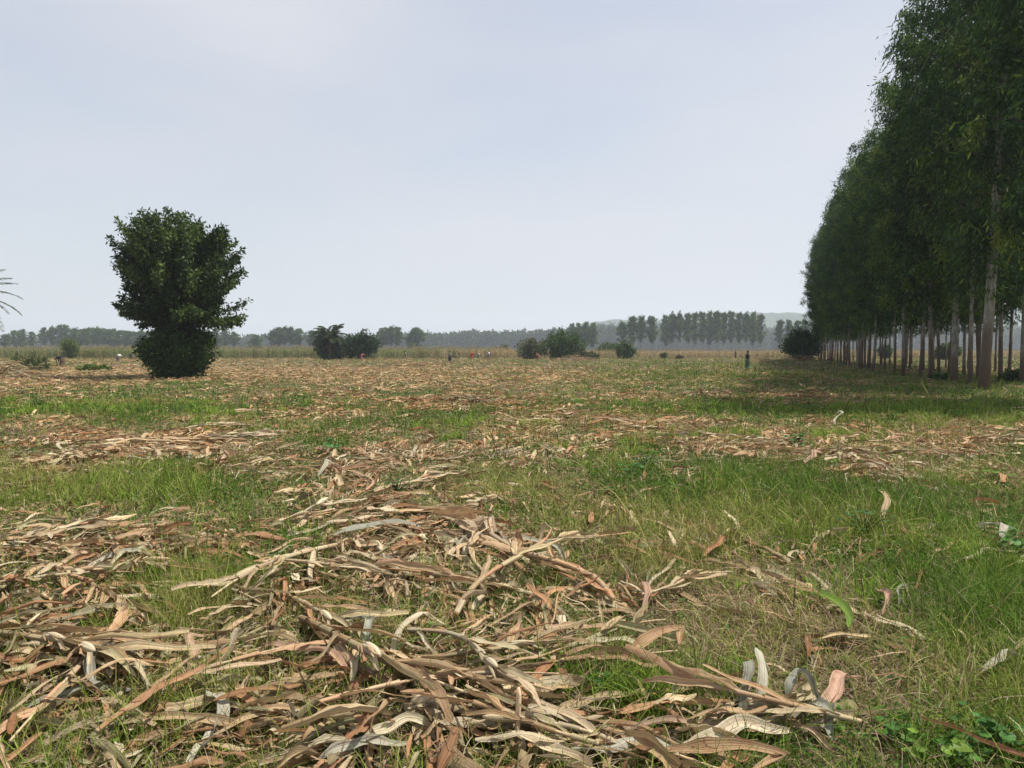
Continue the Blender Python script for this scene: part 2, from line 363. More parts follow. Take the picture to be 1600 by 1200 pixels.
# ------------------------------------------------------------------ grass (stuff)
C_GREEN = np.array([[0.10, 0.20, 0.020], [0.16, 0.265, 0.026], [0.205, 0.30, 0.035], [0.25, 0.315, 0.05], [0.31, 0.33, 0.08]])
C_STRAW = np.array([[0.42, 0.33, 0.17], [0.34, 0.24, 0.13], [0.50, 0.42, 0.24], [0.24, 0.16, 0.09]])
def grass_zone(n, d0, d1, ln, wd, S, per):
    X, Y = scatter(n, d0, d1, 0.4 + d0 * 0.02)
    g = greens(X, Y); l = litter(X, Y); st = np.clip(blob(STR, X, Y), 0, 1)
    keep = rng.random(n) < np.clip(0.52 + 0.6 * g - 0.16 * l, 0.35, 1)
    X, Y, g, l, st = X[keep], Y[keep], g[keep], l[keep], st[keep]
    m = len(X); X = np.repeat(X, per); Y = np.repeat(Y, per); g = np.repeat(g, per); st = np.repeat(st, per)
    tall = np.repeat(rng.gamma(2.2, 0.45, m), per) * (0.55 + 0.6 * g)
    N = len(X); sc_ = ln * 0.35
    X = X + rng.normal(0, sc_, N); Y = Y + rng.normal(0, sc_, N)
    L_ = ln * tall * rng.uniform(0.5, 1.3, N)
    dead = rng.random(N) < np.clip(0.50 - 0.42 * g + 0.32 * st, 0.12, 0.72)
    k = fbm(X * 0.6, Y * 0.4, 91, 3)
    ig = np.clip((k * 2.4 - 0.75 + rng.normal(0, .22, N)) * 5, 0, 4).astype(int)
    c = C_GREEN[ig]; c = np.where(dead[:, None], C_STRAW[rng.integers(0, 4, N)], c) * rng.uniform(0.42, 1.02, (N, 1)) * np.array([[1.0, .95, 1.1]])
    base = np.stack([X, Y, gh(X, Y) - 0.01], 1)
    lean = np.abs(rng.normal(0.5, 0.4, N)) + dead * 0.45; cur = rng.normal(1.0, 0.8, N) + dead * 0.4
    return blades(base, rng.uniform(0, 2 * PI, N), L_, lean, cur, wd * rng.uniform(0.6, 1.4, N), c, S)
gmb = MB()
for a in [(19000, 2.4, 6, 0.15, 0.0042, 4, 12), (28000, 6, 12, 0.145, 0.007, 3, 8), (36000, 12, 25, 0.14, 0.013, 2, 5),
          (42000, 25, 60, 0.16, 0.028, 2, 4), (36000, 60, 170, 0.26, 0.06, 2, 3)]:
    gmb.add(*grass_zone(*a))
# taller fresh tufts
X, Y = scatter(5200, 2.6, 26, 0.4); keep = rng.random(5200) < np.clip(blob(GRN, X, Y) * 0.5 - 0.2 + (fbm(X * .9, Y * .8, 23, 2) - .5) * 1.6 - .3 * litter(X, Y), 0, .8); X, Y = X[keep], Y[keep]
per = 46; m = len(X); tx = np.repeat(X, per) + rng.normal(0, .06, m * per); ty = np.repeat(Y, per) + rng.normal(0, .06, m * per)
N = m * per; ln = np.repeat(rng.uniform(0.12, 0.28, m), per) * rng.uniform(.5, 1.2, N); wd = (0.0045 + 0.00045 * ty)
gmb.add(*blades(np.stack([tx, ty, gh(tx, ty) - .01], 1), rng.uniform(0, 2 * PI, N), ln, np.abs(rng.normal(.3, .3, N)), rng.normal(.9, .5, N), wd,
                C_GREEN[rng.integers(0, 4, N)] * rng.uniform(.8, 1.3, (N, 1)), 4))
for n, d0, d1, sz, dens in [(4200, 2.5, 7, .030, .5), (9000, 7, 16, .040, .5), (12000, 16, 40, .065, .5), (9000, 40, 110, .10, .5)]:
    X, Y = scatter(n, d0, d1, .4); k = rng.random(n) < np.clip((fbm(X * .5, Y * .4, 44, 3) - .42) * 4, 0, 1) * (1 - .6 * litter(X, Y)); X, Y = X[k], Y[k]; per = 7; X = np.repeat(X, per) + rng.normal(0, sz * 2.2, len(X) * per); Y = np.repeat(Y, per) + rng.normal(0, sz * 2.2, len(Y) * per); N = len(X)
    dr_ = rng.normal(0, 1, (N, 3)) * np.array([1, 1, .35]); ln = sz * rng.uniform(.6, 1.5, N)
    gmb.add(*leafs(np.stack([X, Y, gh(X, Y) + rng.uniform(.03, .03 + sz * 2, N)], 1), dr_, ln, ln * .62, np.array([[.05, .12, .022], [.075, .16, .03], [.11, .19, .035]])[rng.integers(0, 3, N)] * rng.uniform(.6, 1.1, (N, 1)), .15))
X, Y = scatter(16000, 2.5, 9, .4); k = rng.random(16000) < .25 + .4 * litter(X, Y); X, Y = X[k], Y[k]; N = len(X)
dd_ = rng.random(N) < .45
gmb.add(*blades(np.stack([X, Y, gh(X, Y)], 1), rng.uniform(0, 6.28, N), rng.uniform(.10, .30, N), np.abs(rng.normal(.5, .4, N)), rng.normal(.9, .8, N), .0035 + .0005 * Y,
                np.where(dd_[:, None], C_STRAW[rng.integers(0, 4, N)], C_GREEN[rng.integers(0, 4, N)]) * rng.uniform(.5, 1.1, (N, 1)), 4))
X, Y = scatter(420, 3, 22, .4); N = len(X)
gmb.add(*blades(np.stack([X, Y, gh(X, Y)], 1), rng.uniform(0, 6.28, N), rng.uniform(.25, .55, N), np.abs(rng.normal(.25, .25, N)), rng.normal(.3, .4, N), .004 + .0007 * Y, np.array([[.10, .07, .04]]) * rng.uniform(.5, 1.8, (N, 1)), 4))
grass = gmb.build('grass', M_grass); tag(grass, kind='stuff', label='short green and straw coloured grass growing over the whole field', cat='grass')

# ------------------------------------------------------------------ maize leaf ribbons
C_DRY = np.array([[0.62, 0.50, 0.34], [0.52, 0.38, 0.25], [0.46, 0.27, 0.16], [0.56, 0.50, 0.38], [0.40, 0.38, 0.24], [0.33, 0.19, 0.11], [0.68, 0.60, 0.46], [0.30, 0.25, 0.16]])
P_DRY = np.array([.20, .20, .19, .11, .07, .08, .09, .06])
C_DRY = C_DRY * np.array([[.88, .86, .76]])
def leaf_ribbons(x, y, z, head, Ln, W, S, C, rngl=None, tint=None, arch=None, flat=0.0):
    r = rng; N = len(x); t = np.linspace(0, 1, S)[None, :]
    bend = r.normal(0, 0.14, (N, 1)); k0 = r.uniform(.25, .8, (N, 1)); kink = (r.random((N, 1)) < .35) * (t > k0)
    h = head[:, None] + bend * t + r.normal(0, .06, (N, 1)) * np.sin(t * 7 + r.uniform(0, 6, (N, 1))) + kink * r.normal(0, .7, (N, 1))
    ds = (Ln / (S - 1))[:, None]
    cx = np.cumsum(np.cos(h) * ds, 1); cy = np.cumsum(np.sin(h) * ds, 1); cx -= cx[:, :1]; cy -= cy[:, :1]
    ar = (np.abs(r.normal(0, .035, N)) if arch is None else arch)[:, None] * (Ln[:, None] / 0.6)
    zz = z[:, None] + ar * np.sin(PI * np.clip(t * r.uniform(.7, 1.3, (N, 1)), 0, 1)) + 0.008 * np.sin(t * 9 + r.uniform(0, 6, (N, 1))) + r.normal(0, .05, (N, 1)) * t * (1 - flat)
    P = np.stack([x[:, None] + cx, y[:, None] + cy, zz], -1)
    P[..., 2] = np.maximum(P[..., 2], gh(P[..., 0], P[..., 1]) + 0.012) if flat == 0 else P[..., 2]
    prof = np.minimum(1, (t + 0.10) / 0.25) ** 0.7 * np.clip(1.02 - t * np.where(r.random((N, 1)) < .4, r.uniform(.75, .98, (N, 1)), 1.0), 0, 1) ** 0.45
    width = W[:, None] * prof * (1 + 0.16 * np.sin(t * 11 + r.uniform(0, 6, (N, 1))) + r.normal(0, .07, (N, S)))
    roll = r.normal(0, .42, (N, 1)) + r.normal(0, .5, (N, 1)) * t ** 1.5 + kink * r.normal(0, .8, (N, 1))
    tn = C_DRY[r.choice(len(C_DRY), N, p=P_DRY)] * r.uniform(.82, 1.12, (N, 1)) if tint is None else tint
    return ribbons(P, width, roll, np.abs(r.normal(.25, .25, N)), r.normal(0, .75, N), np.abs(r.normal(.10, .08, N)), r.uniform(0, 6, N), tn, C)

# loose litter too plentiful to count (stuff)
lmb = MB()
def wind(X, Y): return fbm(X * 0.5, Y * 0.35, 12, 2) * 4 * PI
for n, d0, d1, S, C, l0, l1, w0 in [(1700, 2.5, 6.5, 13, 5, .14, .58, .062), (8000, 2.5, 7, 7, 4, .04, .22, .026), (3700, 6.5, 13, 9, 4, .14, .58, .070), (12000, 6.5, 14, 5, 3, .05, .26, .034), (9500, 13, 30, 6, 3, .18, .6, .075), (14000, 13, 30, 4, 3, .08, .3, .045),
                                    (46000, 30, 75, 4, 2, .22, .6, .075), (30000, 75, 165, 3, 2, .4, 1.0, .10)]:
    X, Y = scatter(n, d0, d1, 0.5 + d0 * .02); l = litter(X, Y)
    keep = rng.random(n) < np.clip(l ** 1.8 + .10, 0, 1); X, Y, l = X[keep], Y[keep], l[keep]; hd = wind(X, Y) + rng.normal(0, .55, len(X))
    if Y.max() < 31 and l1 > .3:               # leaves torn from one plant lie side by side
        per = 3; m_ = len(X); X = np.repeat(X, per) + rng.normal(0, .035, m_ * per); Y = np.repeat(Y, per) + rng.normal(0, .035, m_ * per); l = np.repeat(l, per); hd = np.repeat(hd, per) + rng.normal(0, .16, m_ * per)
    N = len(X)
    z = gh(X, Y) + 0.012 + rng.uniform(0, 1, N) ** 1.5 * 0.11 * l
    u, v = project(X, Y); far = (v < 640)
    lmb.add(*leaf_ribbons(X, Y, z, hd, rng.uniform(l0, l1, N), w0 * rng.uniform(.35, 1.4, N), S, C, tint=C_DRY[rng.choice(8, N, p=P_DRY)] * rng.uniform(.55, 1.12, (N, 1)) * (np.ones(3) if d0 < 12 else np.array([1.06, .97, .86]))))
# straw bits and thin dry stems
X, Y = scatter(56000, 2.5, 20, .4); k = rng.random(56000) < litter(X, Y) * .9 + blob(STR, X, Y) * .25 + .10; X, Y = X[k], Y[k]; N = len(X)
lmb.add(*leaf_ribbons(X, Y, gh(X, Y) + rng.uniform(.01, .10, N), wind(X, Y) + rng.normal(0, 1, N), rng.uniform(.06, .3, N), rng.uniform(.003, .010, N) * (1 + Y * .04), 4, 2))
lit = lmb.build('maize_litter', M_litter, smooth=True); tag(lit, kind='stuff', label='dry maize leaves and husks littering the harvested field', cat='litter')

# ------------------------------------------------------------------ maize leaves and flattened stalks as things
def solo_leaf(S=16, C=7, Ln=.6, W=.06, tint=None, arch=None):
    a = np.zeros(1)
    V, f, c, u = leaf_ribbons(a, a, a, a, np.array([Ln]), np.array([W]), S, C, tint=None if tint is None else np.array([tint]), arch=None if arch is None else np.array([arch]), flat=.5)
    V[:, 2] -= V[:, 2].min(); return V, f, c, u
leaf_var = []
for i in range(26):
    mb = MB(); mb.add(*solo_leaf(Ln=rng.uniform(.28, .68), W=rng.uniform(.045, .085), arch=rng.uniform(.0, .045)))
    leaf_var.append(mb.build('maize_leaf', M_dry, smooth=True, link=False).data)

def hero_leaf(p0, p1, W, tint, arch, bow, label, roll=0.0, twist=0.6, curl=0.8, z0=.05, z1=.04, mat_=None):
    """one leaf laid between two ground points"""
    S, C = 22, 7; t = np.linspace(0, 1, S)
    a = np.array([*G(*p0)]); b = np.array([*G(*p1)]); d = b - a; n_ = np.array([-d[1], d[0]])
    P = a[None] + d[None] * t[:, None] + n_[None] * (bow * np.sin(PI * t) + .03 * np.sin(9 * t + bow * 40))[:, None]
    z = gh(P[:, 0], P[:, 1]) + z0 * (1 - t) + z1 * t + arch * np.sin(PI * t) + .008 * np.sin(t * 13)
    org = np.array([a[0], a[1], float(gh(a[0], a[1]))])
    Q = np.concatenate([P, z[:, None]], 1) - org
    prof = np.minimum(1, (t + .08) / .25) ** .7 * np.clip(1.02 - t, 0, 1) ** .5
    tint = np.array(tint) * (.60 if tint is PALE else .72)
    mb = MB(); mb.add(*ribbons(Q[None], (W * prof)[None], (roll + twist * (t - .3))[None], np.array([.25]), np.array([curl]), np.array([.16]), np.array([bow * 50]), np.array([tint]), C))
    o = mb.build('maize_leaf', mat_ or M_dry, smooth=True); o.location = org
    tag(o, label, 'maize leaf', 'large maize leaves lying in the foreground'); return o

def stalk_proto(seed, Ls, nl, ear):
    r_ = np.random.default_rng(seed); root = bpy.data.objects.new('maize_stalk', None)
    ch = []
    k = 14; t = np.linspace(0, 1, k); by = r_.normal(0, .05) * np.sin(PI * t) * Ls + r_.normal(0, .03) * np.sin(2 * PI * t) * Ls
    zz = 0.03 + .03 * np.sin(PI * t) + np.abs(r_.normal(0, .05)) * t
    P = np.stack([t * Ls, by, zz], 1)
    mb = MB(); rr = np.interp(t, [0, 1], [.0125, .006]); 
    kk = np.linspace(0, k - 1, 60); Pf = np.stack([np.interp(kk, np.arange(k), P[:, j]) for j in range(3)], 1)
    sp_ = (np.arange(60) % 8 == 0)
    tube(mb, Pf, np.interp(kk, np.arange(k), rr) * (1 + .28 * sp_), 7, C_DRY[r_.choice([1, 1, 0, 2, 4])] * .85, vscale=3)
    ch.append(mb.build('stem', M_stem, smooth=True, link=False))
    base_t = C_DRY[r_.choice(8, p=P_DRY)]
    for i in range(nl):
        f_ = (i + .5) / nl * .85 + r_.uniform(-.04, .04); c0 = np.array([np.interp(f_, t, P[:, j]) for j in range(3)])
        a = np.zeros(1); sd_ = 1 if i % 2 else -1
        tn = (C_DRY[r_.choice(8, p=P_DRY)] * .5 + base_t * .5) * r_.uniform(.85, 1.12)
        V, fc, c, u = leaf_ribbons(a + c0[0], a + c0[1], a + c0[2] + .005, a + sd_ * r_.uniform(.05, .5), np.array([r_.uniform(.35, .7)]), np.array([r_.uniform(.05, .085)]),
                                   16, 6, tint=np.array([tn]), arch=np.array([r_.uniform(0, .035)]), flat=.6)
        m2 = MB(); m2.add(V, fc, c, u)
        # the sheath wrapped round the stem before the blade
        tt = np.linspace(max(0, f_ - .12), f_ + .01, 5); SP = np.stack([np.interp(tt, t, P[:, j]) for j in range(3)], 1)
        tube(m2, SP, np.array([.0150, .0165, .017, .018, .021]), 7, tn, cap=False)
        ch.append(m2.build('leaf', M_dry, smooth=True, link=False))
    if ear:
        f_ = r_.uniform(.45, .6); c0 = np.array([np.interp(f_, t, P[:, j]) for j in range(3)]); an = r_.choice([-1, 1]) * r_.uniform(.25, .5)
        dv = np.array([math.cos(an), math.sin(an), .12]); tt = np.linspace(0, 1, 12)
        m2 = MB(); tube(m2, c0 + dv[None] * tt[:, None] * .24 + np.array([0, 0, .02]), .004 + .022 * np.sin(PI * np.clip(tt * .95 + .04, 0, 1)) ** .8, 10, C_DRY[r_.choice([0, 6, 1])], vscale=2)
        a = np.zeros(3)
        m2.add(*leaf_ribbons(a + c0[0], a + c0[1], a + c0[2] + .02, np.full(3, an) + r_.normal(0, .12, 3), np.array([.26, .3, .22]), np.array([.05, .04, .05]), 9, 5, tint=C_DRY[[0, 6, 1]], arch=np.array([.05, .06, .03]), flat=.6))
        ch.append(m2.build('husk', M_dry, smooth=True, link=False))
    return root, ch
STK = [stalk_proto(100 + i, rng.uniform(.9, 1.6), int(rng.integers(4, 8)), i % 3 != 1) for i in range(16)]
def put_stalk(x, y, z, rz, i, label, tilt=0.0, s=1.0):
    root, ch = STK[i % len(STK)]
    c = root.copy(); COL.objects.link(c); c.location = (x, y, z); c.rotation_euler = (random.uniform(-.25, .25), tilt, rz); c.scale = (s, s, s)
    for k in ch:
        d = k.copy(); COL.objects.link(d); d.parent = c
    tag(c, label, 'maize stalk', 'flattened maize stalks on the field'); return c
def stalk_px(p0, p1, i, label, z=.03):
    a = G(*p0); b = G(*p1); Ls = math.dist(a, b); root, ch = STK[i % len(STK)]
    L0 = max(v.co.x for v in ch[0].data.vertices)
    put_stalk(a[0], a[1], float(gh(*a)) + z, math.atan2(b[1] - a[1], b[0] - a[0]), i, label, 0.0, max(.75, min(1.35, Ls / L0)))

LAND = [((600, 1090), 'in the bottom heap around the pale ear'), ((150, 1040), 'in the litter below the tall grass clump'), ((120, 890), 'near the broad pale arching leaf'), ((430, 960), 'between the grass clump and the middle heap'),
        ((700, 850), 'in the middle heap'), ((560, 790), 'at the head of the middle heap'), ((950, 1160), 'along the bottom edge by the upright stub'), ((1200, 1140), 'around the upright grey leaves'), ((330, 705), 'in the brown heap in the grass'),
        ((110, 700), 'in the pale heap beside the brown one'), ((620, 720), 'in the strip past the bushy weed'), ((960, 658), 'in the thin strip beyond the tall weed clump'), ((1250, 712), 'in the pink leaf heap'), ((1130, 695), 'in the strip joining the pink leaf heap'),
        ((1540, 700), 'in the heap before the shaded trunks'), ((1300, 940), 'in the straw by the fresh green leaf'), ((60, 620), 'before the big stalk heap'), ((300, 620), 'in the litter before the lone tree'), ((1560, 1040), 'in the tall grass at the picture edge'), ((900, 760), 'in the thin litter before the tall weed clump')]
def where(x, y):
    u, v = project(x, y); return min(LAND, key=lambda q: ((q[0][0] - u) / 2.2) ** 2 + (q[0][1] - v) ** 2)[1]
heroes = [((470, 985), (722, 1122), 'pink tan stalk running down from the heap to the pale husked ear'),
          ((545, 1030), (775, 1128), 'brown jointed stalk lying next to the pale ear in the bottom heap'),
          ((637, 1025), (745, 1080), 'short stalk with arching leaf above the bottom heap'),
          ((957, 1182), (718, 1126), 'thick stalk running right from the pale ear under the short upright stub'),
          ((935, 1200), (723, 1138), 'lowest stalk right of the pale ear, wrapped in brown sheaths'),
          ((713, 1005), (863, 884), 'pale peeling stalk lying alone diagonally on grass above the bottom heap'),
          ((892, 912), (700, 815), 'grey leaved stalk fanning out across the middle heap'),
          ((957, 965), (770, 850), 'long stalk at the right edge of the middle heap'),
          ((500, 1142), (722, 1130), 'stalk lying level just left of the pale ear'),
          ((1084, 1172), (1260, 1118), 'pale stalk under the upright grey leaves near the vine weed'),
          ((1345, 1170), (1184, 1139), 'dark narrow stalk ending beside the broadleaf vine'),
          ((0, 928), (225, 912), 'cream stalk level with the tall green grass clump'),
          ((20, 1010), (270, 1075), 'grey leaved stalk below the tall green grass clump'),
          ((151, 1183), (330, 1100), 'brown stalk rising to the right through green grass at the bottom'),
          ((430, 905), (620, 940), 'tan stalk between the grass clump and the middle heap'),
          ((1010, 945), (1100, 925), 'short reddish stalk lying right of the middle heap'),
          ((640, 1065), (860, 1035), 'dark brown stalk on grass above the bottom heap'),
          ((240, 715), (420, 735), 'dark stalk at the foot of the brown heap in the grass'),
          ((260, 700), (440, 690), 'reddish stalk across the middle of the brown heap in the grass'),
          ((430, 830), (560, 800), 'pale leaved stalk at the start of the middle heap')]
for i, (a, b, l) in enumerate(heroes):
    stalk_px(a, b, i, l, .07 + .03 * (i % 3))
# further flattened stalks: heaps
cand = []
while len(cand) < 115:
    n = 400
    X, Y = scatter(n, 3.0, 22, 0.3); l = litter(X, Y); k = (rng.random(n) < l ** 2.5) & (rng.random(n) < np.clip(1.6 * 5 / Y, 0, 1))
    cand += list(zip(X[k], Y[k]))
for j, (x, y) in enumerate(cand[:115]):
    vi_ = random.randrange(16); put_stalk(x, y, float(gh(x, y)) + random.uniform(.0, .08), float(wind(x, y)) + random.gauss(0, .45), vi_, 'flattened stalk ' + ('with husked ear, ' if vi_ % 3 != 1 else 'without ear, ') + where(x, y), s=random.uniform(.7, 1.1))

PALE = (.66, .62, .48); TAN = (.56, .40, .26); PINK = (.58, .38, .26); GREY = (.42, .42, .33); ORG = (.46, .25, .12); CREAM = (.70, .60, .42); OLV = (.34, .33, .13); FRESH = (.17, .30, .04)
HL = [((120, 905), (262, 872), .085, PALE, .07, .12, 'broad pale leaf arching over dark gap beside pink leaf bundle'),
      ((62, 910), (150, 866), .07, PINK, .04, -.05, 'pink brown leaf pointing down towards a tuft of grass'),
      ((40, 895), (250, 862), .06, PINK, .03, .03, 'long pink leaf lying level behind the broad pale leaf'),
      ((0, 932), (215, 920), .065, CREAM, .02, -.02, 'long cream leaf lying level in front of the broad pale leaf'),
      ((130, 965), (260, 950), .085, OLV, .05, .08, 'olive yellow leaf bowed beside the tall grass clump'),
      ((34, 1118), (210, 1085), .08, GREY, .05, .06, 'grey leaf under the arched grey green leaf'),
      ((145, 1090), (215, 1045), .08, GREY, .14, .3, 'grey green leaf arched high over a black gap'),
      ((200, 1050), (245, 1085), .07, PALE, .08, -.1, 'small pale leaf folding down at the end of the arch'),
      ((296, 1072), (412, 985), .05, GREY, .03, .02, 'straight grey leaf pointing up to the right from the pink fan'),
      ((300, 1075), (322, 1002), .07, PINK, .10, .06, 'upright pink fin of husk beside straight grey leaf'),
      ((300, 1200), (372, 1135), .10, PALE, .03, .05, 'widest silvery leaf at the bottom edge'),
      ((330, 1110), (345, 1165), .10, PALE, .10, .04, 'pale folded leaf standing above the widest silvery leaf'),
      ((410, 1030), (560, 1075), .10, PINK, .05, .05, 'wide pink tan leaf draped over the bottom heap'),
      ((470, 975), (640, 1105), .085, PINK, .05, -.03, 'long pink sheath lying down the middle of the bottom heap'),
      ((400, 1050), (620, 1090), .07, ORG, .03, .04, 'orange brown leaf crossing below the wide pink leaf'),
      ((535, 975), (578, 1045), .09, GREY, .09, .1, 'grey green curled leaf left of the arching cream leaf'),
      ((612, 1045), (710, 1000), .08, CREAM, .16, .15, 'cream leaf arching high above the bottom heap'),
      ((640, 1120), (740, 1130), .06, TAN, .03, .02, 'tan leaf crossing the pale ear'),
      ((730, 1130), (970, 1165), .09, ORG, .04, .03, 'long brown streaked leaf running right from the pale ear'),
      ((740, 1145), (900, 1150), .07, TAN, .05, -.06, 'tan leaf lying under the long brown streaked leaf'),
      ((560, 1190), (700, 1150), .09, CREAM, .05, .07, 'shredded cream leaf below the pale ear'),
      ((500, 1200), (640, 1175), .07, PALE, .05, -.04, 'pale shredded leaf at the bottom edge beneath the ear'),
      ((680, 1030), (860, 1025), .055, ORG, .03, .03, 'dark brown leaf lying on grass above the bottom heap'),
      ((720, 1070), (880, 1055), .055, TAN, .05, .03, 'tan crinkled leaf lying on green grass'),
      ((930, 1165), (1120, 1145), .07, TAN, .04, -.05, 'brown leaf with curled tip left of the upright grey leaves'),
      ((1060, 1198), (1230, 1165), .12, CREAM, .05, .05, 'wide cream leaf under the dark narrow stalk'),
      ((880, 1198), (1080, 1185), .10, PALE, .04, .04, 'wide grey cream leaf along the bottom edge'),
      ((1165, 1145), (1172, 1085), .07, GREY, .17, .02, 'first upright grey leaf standing over the grass'),
      ((1190, 1140), (1200, 1075), .075, PALE, .20, .05, 'second upright pale leaf standing beside the grey one'),
      ((1230, 1125), (1280, 1110), .08, GREY, .13, .1, 'curled grey leaf tip standing above the stalks'),
      ((1284, 1128), (1345, 1078), .10, PINK, .07, .05, 'tan husk sheet pointing up right above the dark narrow stalk'),
      ((1290, 1130), (1355, 1140), .07, OLV, .06, .2, 'olive leaf hooping over beside the dark narrow stalk'),
      ((1205, 1135), (1300, 1200), .045, TAN, .03, .02, 'narrow tan leaf crossing down to the bottom edge'),
      ((1270, 1130), (1300, 1175), .08, GREY, .06, .1, 'grey leaf hanging between the stalks near the vine'),
      ((520, 850), (700, 835), .09, GREY, .08, .1, 'grey leaf arching at the head of the middle heap'),
      ((430, 850), (600, 815), .07, PALE, .04, .06, 'pale leaf lying across the head of the middle heap'),
      ((650, 830), (800, 850), .06, TAN, .05, .05, 'tan leaf along the top of the middle heap'),
      ((690, 822), (850, 885), .08, PALE, .06, .04, 'silver leaf with sharp folds in the middle heap'),
      ((735, 818), (880, 895), .09, GREY, .06, -.04, 'blue grey leaf with sharp folds in the middle heap'),
      ((790, 840), (900, 900), .07, PALE, .07, .06, 'pale leaf at the outer side of the middle heap'),
      ((700, 880), (790, 850), .07, PALE, .12, .1, 'small pale leaf standing up over the middle heap'),
      ((480, 900), (640, 880), .07, CREAM, .05, .05, 'cream leaf left of the middle heap'),
      ((510, 880), (640, 905), .06, OLV, .04, -.04, 'olive leaf left of the middle heap'),
      ((975, 965), (1070, 925), .07, ORG, .04, .03, 'red brown leaf beyond the end of the middle heap'),
      ((1010, 980), (1018, 930), .06, PINK, .13, .04, 'pink curled leaf upright beyond the middle heap'),
      ((1247, 908), (1330, 1022), .095, FRESH, .02, .02, 'fresh bright green maize leaf lying in the grass', 1),
      ((1104, 885), (1160, 850), .08, ORG, .05, .04, 'orange brown boat shaped leaf in the grass'),
      ((1190, 815), (1225, 855), .08, PALE, .08, .03, 'white torn leaf sticking out of the grass'),
      ((1385, 825), (1390, 785), .09, TAN, .20, .04, 'tan leaf standing upright in green grass'),
      ((1530, 835), (1570, 870), .12, PALE, .12, .1, 'white curled leaf over a black hollow'),
      ((1490, 895), (1590, 870), .07, CREAM, .04, .05, 'cream leaf lying under the white curled leaf'),
      ((1370, 945), (1385, 985), .08, PINK, .08, .05, 'crumpled pink leaf in straw near the green leaf'),
      ((1400, 965), (1440, 940), .07, GREY, .08, .1, 'grey folded leaf near the crumpled pink leaf'),
      ((1540, 1075), (1600, 1050), .08, PALE, .05, .05, 'greyish shredded leaf in the grass at the picture edge'),
      ((1310, 668), (1318, 652), .10, PALE, .22, .02, 'small white leaf standing in the shaded grass'),
      ((250, 705), (300, 730), .10, GREY, .1, .05, 'grey leaf on the brown heap in the grass'),
      ((330, 715), (350, 735), .12, PINK, .18, .05, 'pink leaf standing at the front of the brown heap'),
      ((90, 735), (130, 695), .09, CREAM, .12, .05, 'cream leaf leaning up in the heap beside the grass'),
      ((500, 750), (530, 735), .09, PALE, .15, .05, 'pale leaf standing between the brown heap and the middle heap'),
      ((1260, 735), (1300, 715), .12, PINK, .1, .05, 'stacked pink leaf beside the round leaved weed'),
      ((1340, 740), (1400, 745), .12, CREAM, .1, .05, 'cream leaf at the end of the pink leaf heap')]
for i, (a, b, W, tn, ar, bw, lb, *fl) in enumerate(HL):
    hero_leaf(a, b, W, tn, ar, bw, lb, roll=random.uniform(-.5, .5), twist=.2 if fl else random.uniform(-1.0, 1.0), curl=.3 if fl else random.uniform(-1.1, 1.1), z0=random.uniform(.03, .10), z1=random.uniform(.03, .08) + (.06 if fl else 0), mat_=M_leaf if tn is FRESH else None)
X, Y = scatter(4000, 2.9, 12, 0.2); l = litter(X, Y); k = rng.random(4000) < (l ** 1.3) * np.clip(4 / Y, 0, 1); X, Y = X[k][:235], Y[k][:235]
for x, y in zip(X, Y):
    o = bpy.data.objects.new('maize_leaf', random.choice(leaf_var)); COL.objects.link(o)
    o.location = (x, y, float(gh(x, y)) + random.uniform(.02, .08)); o.rotation_euler = (random.gauss(0, .10), random.gauss(0, .035), float(wind(x, y)) + random.gauss(0, 1))
    s = random.uniform(.7, 1.1); o.scale = (s, s, s); cc_ = [d_.color for d_ in o.data.color_attributes['tint'].data[:1]][0]; lum = cc_[0] + cc_[1]; word = 'pale cream' if lum > 1.08 else 'tan' if lum > .85 else 'greyish' if cc_[1] > cc_[0] * .85 else 'red brown'
    tag(o, 'loose ' + word + ' maize leaf lying ' + where(x, y), 'maize leaf', 'loose dry maize leaves on the field')

# the husked ear in front and the snapped stub
def husk_ear(px, py, rz, label, tint=CREAM, Ln=.22):
    x, y = G(px, py); root = empty('maize_ear', (x, y, float(gh(x, y)) + .10), rz)
    tt = np.linspace(0, 1, 14); mb = MB()
    tube(mb, np.stack([tt * Ln, 0 * tt, .01 * np.sin(PI * tt)], 1), .006 + .032 * np.sin(PI * np.clip(tt * .93 + .05, 0, 1)) ** .6, 12, tint, vscale=2)
    c1 = mb.build('husk', M_dry, smooth=True)
    mb = MB(); a = np.zeros(4); mb.add(*leaf_ribbons(a - .02, a + np.array([-.01, .01, .015, -.015]), a + .012, a + np.array([-.2, .15, .05, -.08]), np.full(4, Ln * 1.25), np.full(4, .045), 10, 5, tint=np.array([tint] * 4) * .9, arch=np.full(4, .03), flat=.6))
    c2 = mb.build('husk_leaves', M_dry, smooth=True)
    mb = MB(); tube(mb, [(-.07, 0, -.03), (-.03, 0, -.01), (.01, 0, 0)], .010, 7, TAN); c3 = mb.build('stem', M_stem, smooth=True)
    for c in (c1, c2, c3): c.parent = root
    tag(root, label, 'maize ear'); return root
husk_ear(712, 1128, R(172), 'pale cream husked maize ear on the bottom heap of stalks')
husk_ear(655, 1085, R(120), 'small pink husked ear pointing up beside the arching cream leaf', PINK, .16)
x, y = G(808, 1163); mb = MB(); tube(mb, [(0, 0, -.02), (.004, .01, .1), (.008, .02, .2), (.006, .02, .235)], [.013, .0125, .012, .006], 8, TAN, vscale=3)
st = mb.build('maize_stub', M_stem, smooth=True); st.location = (x, y, 0.02); tag(st, 'short snapped maize stub standing upright beside the pale ear', 'maize stub')

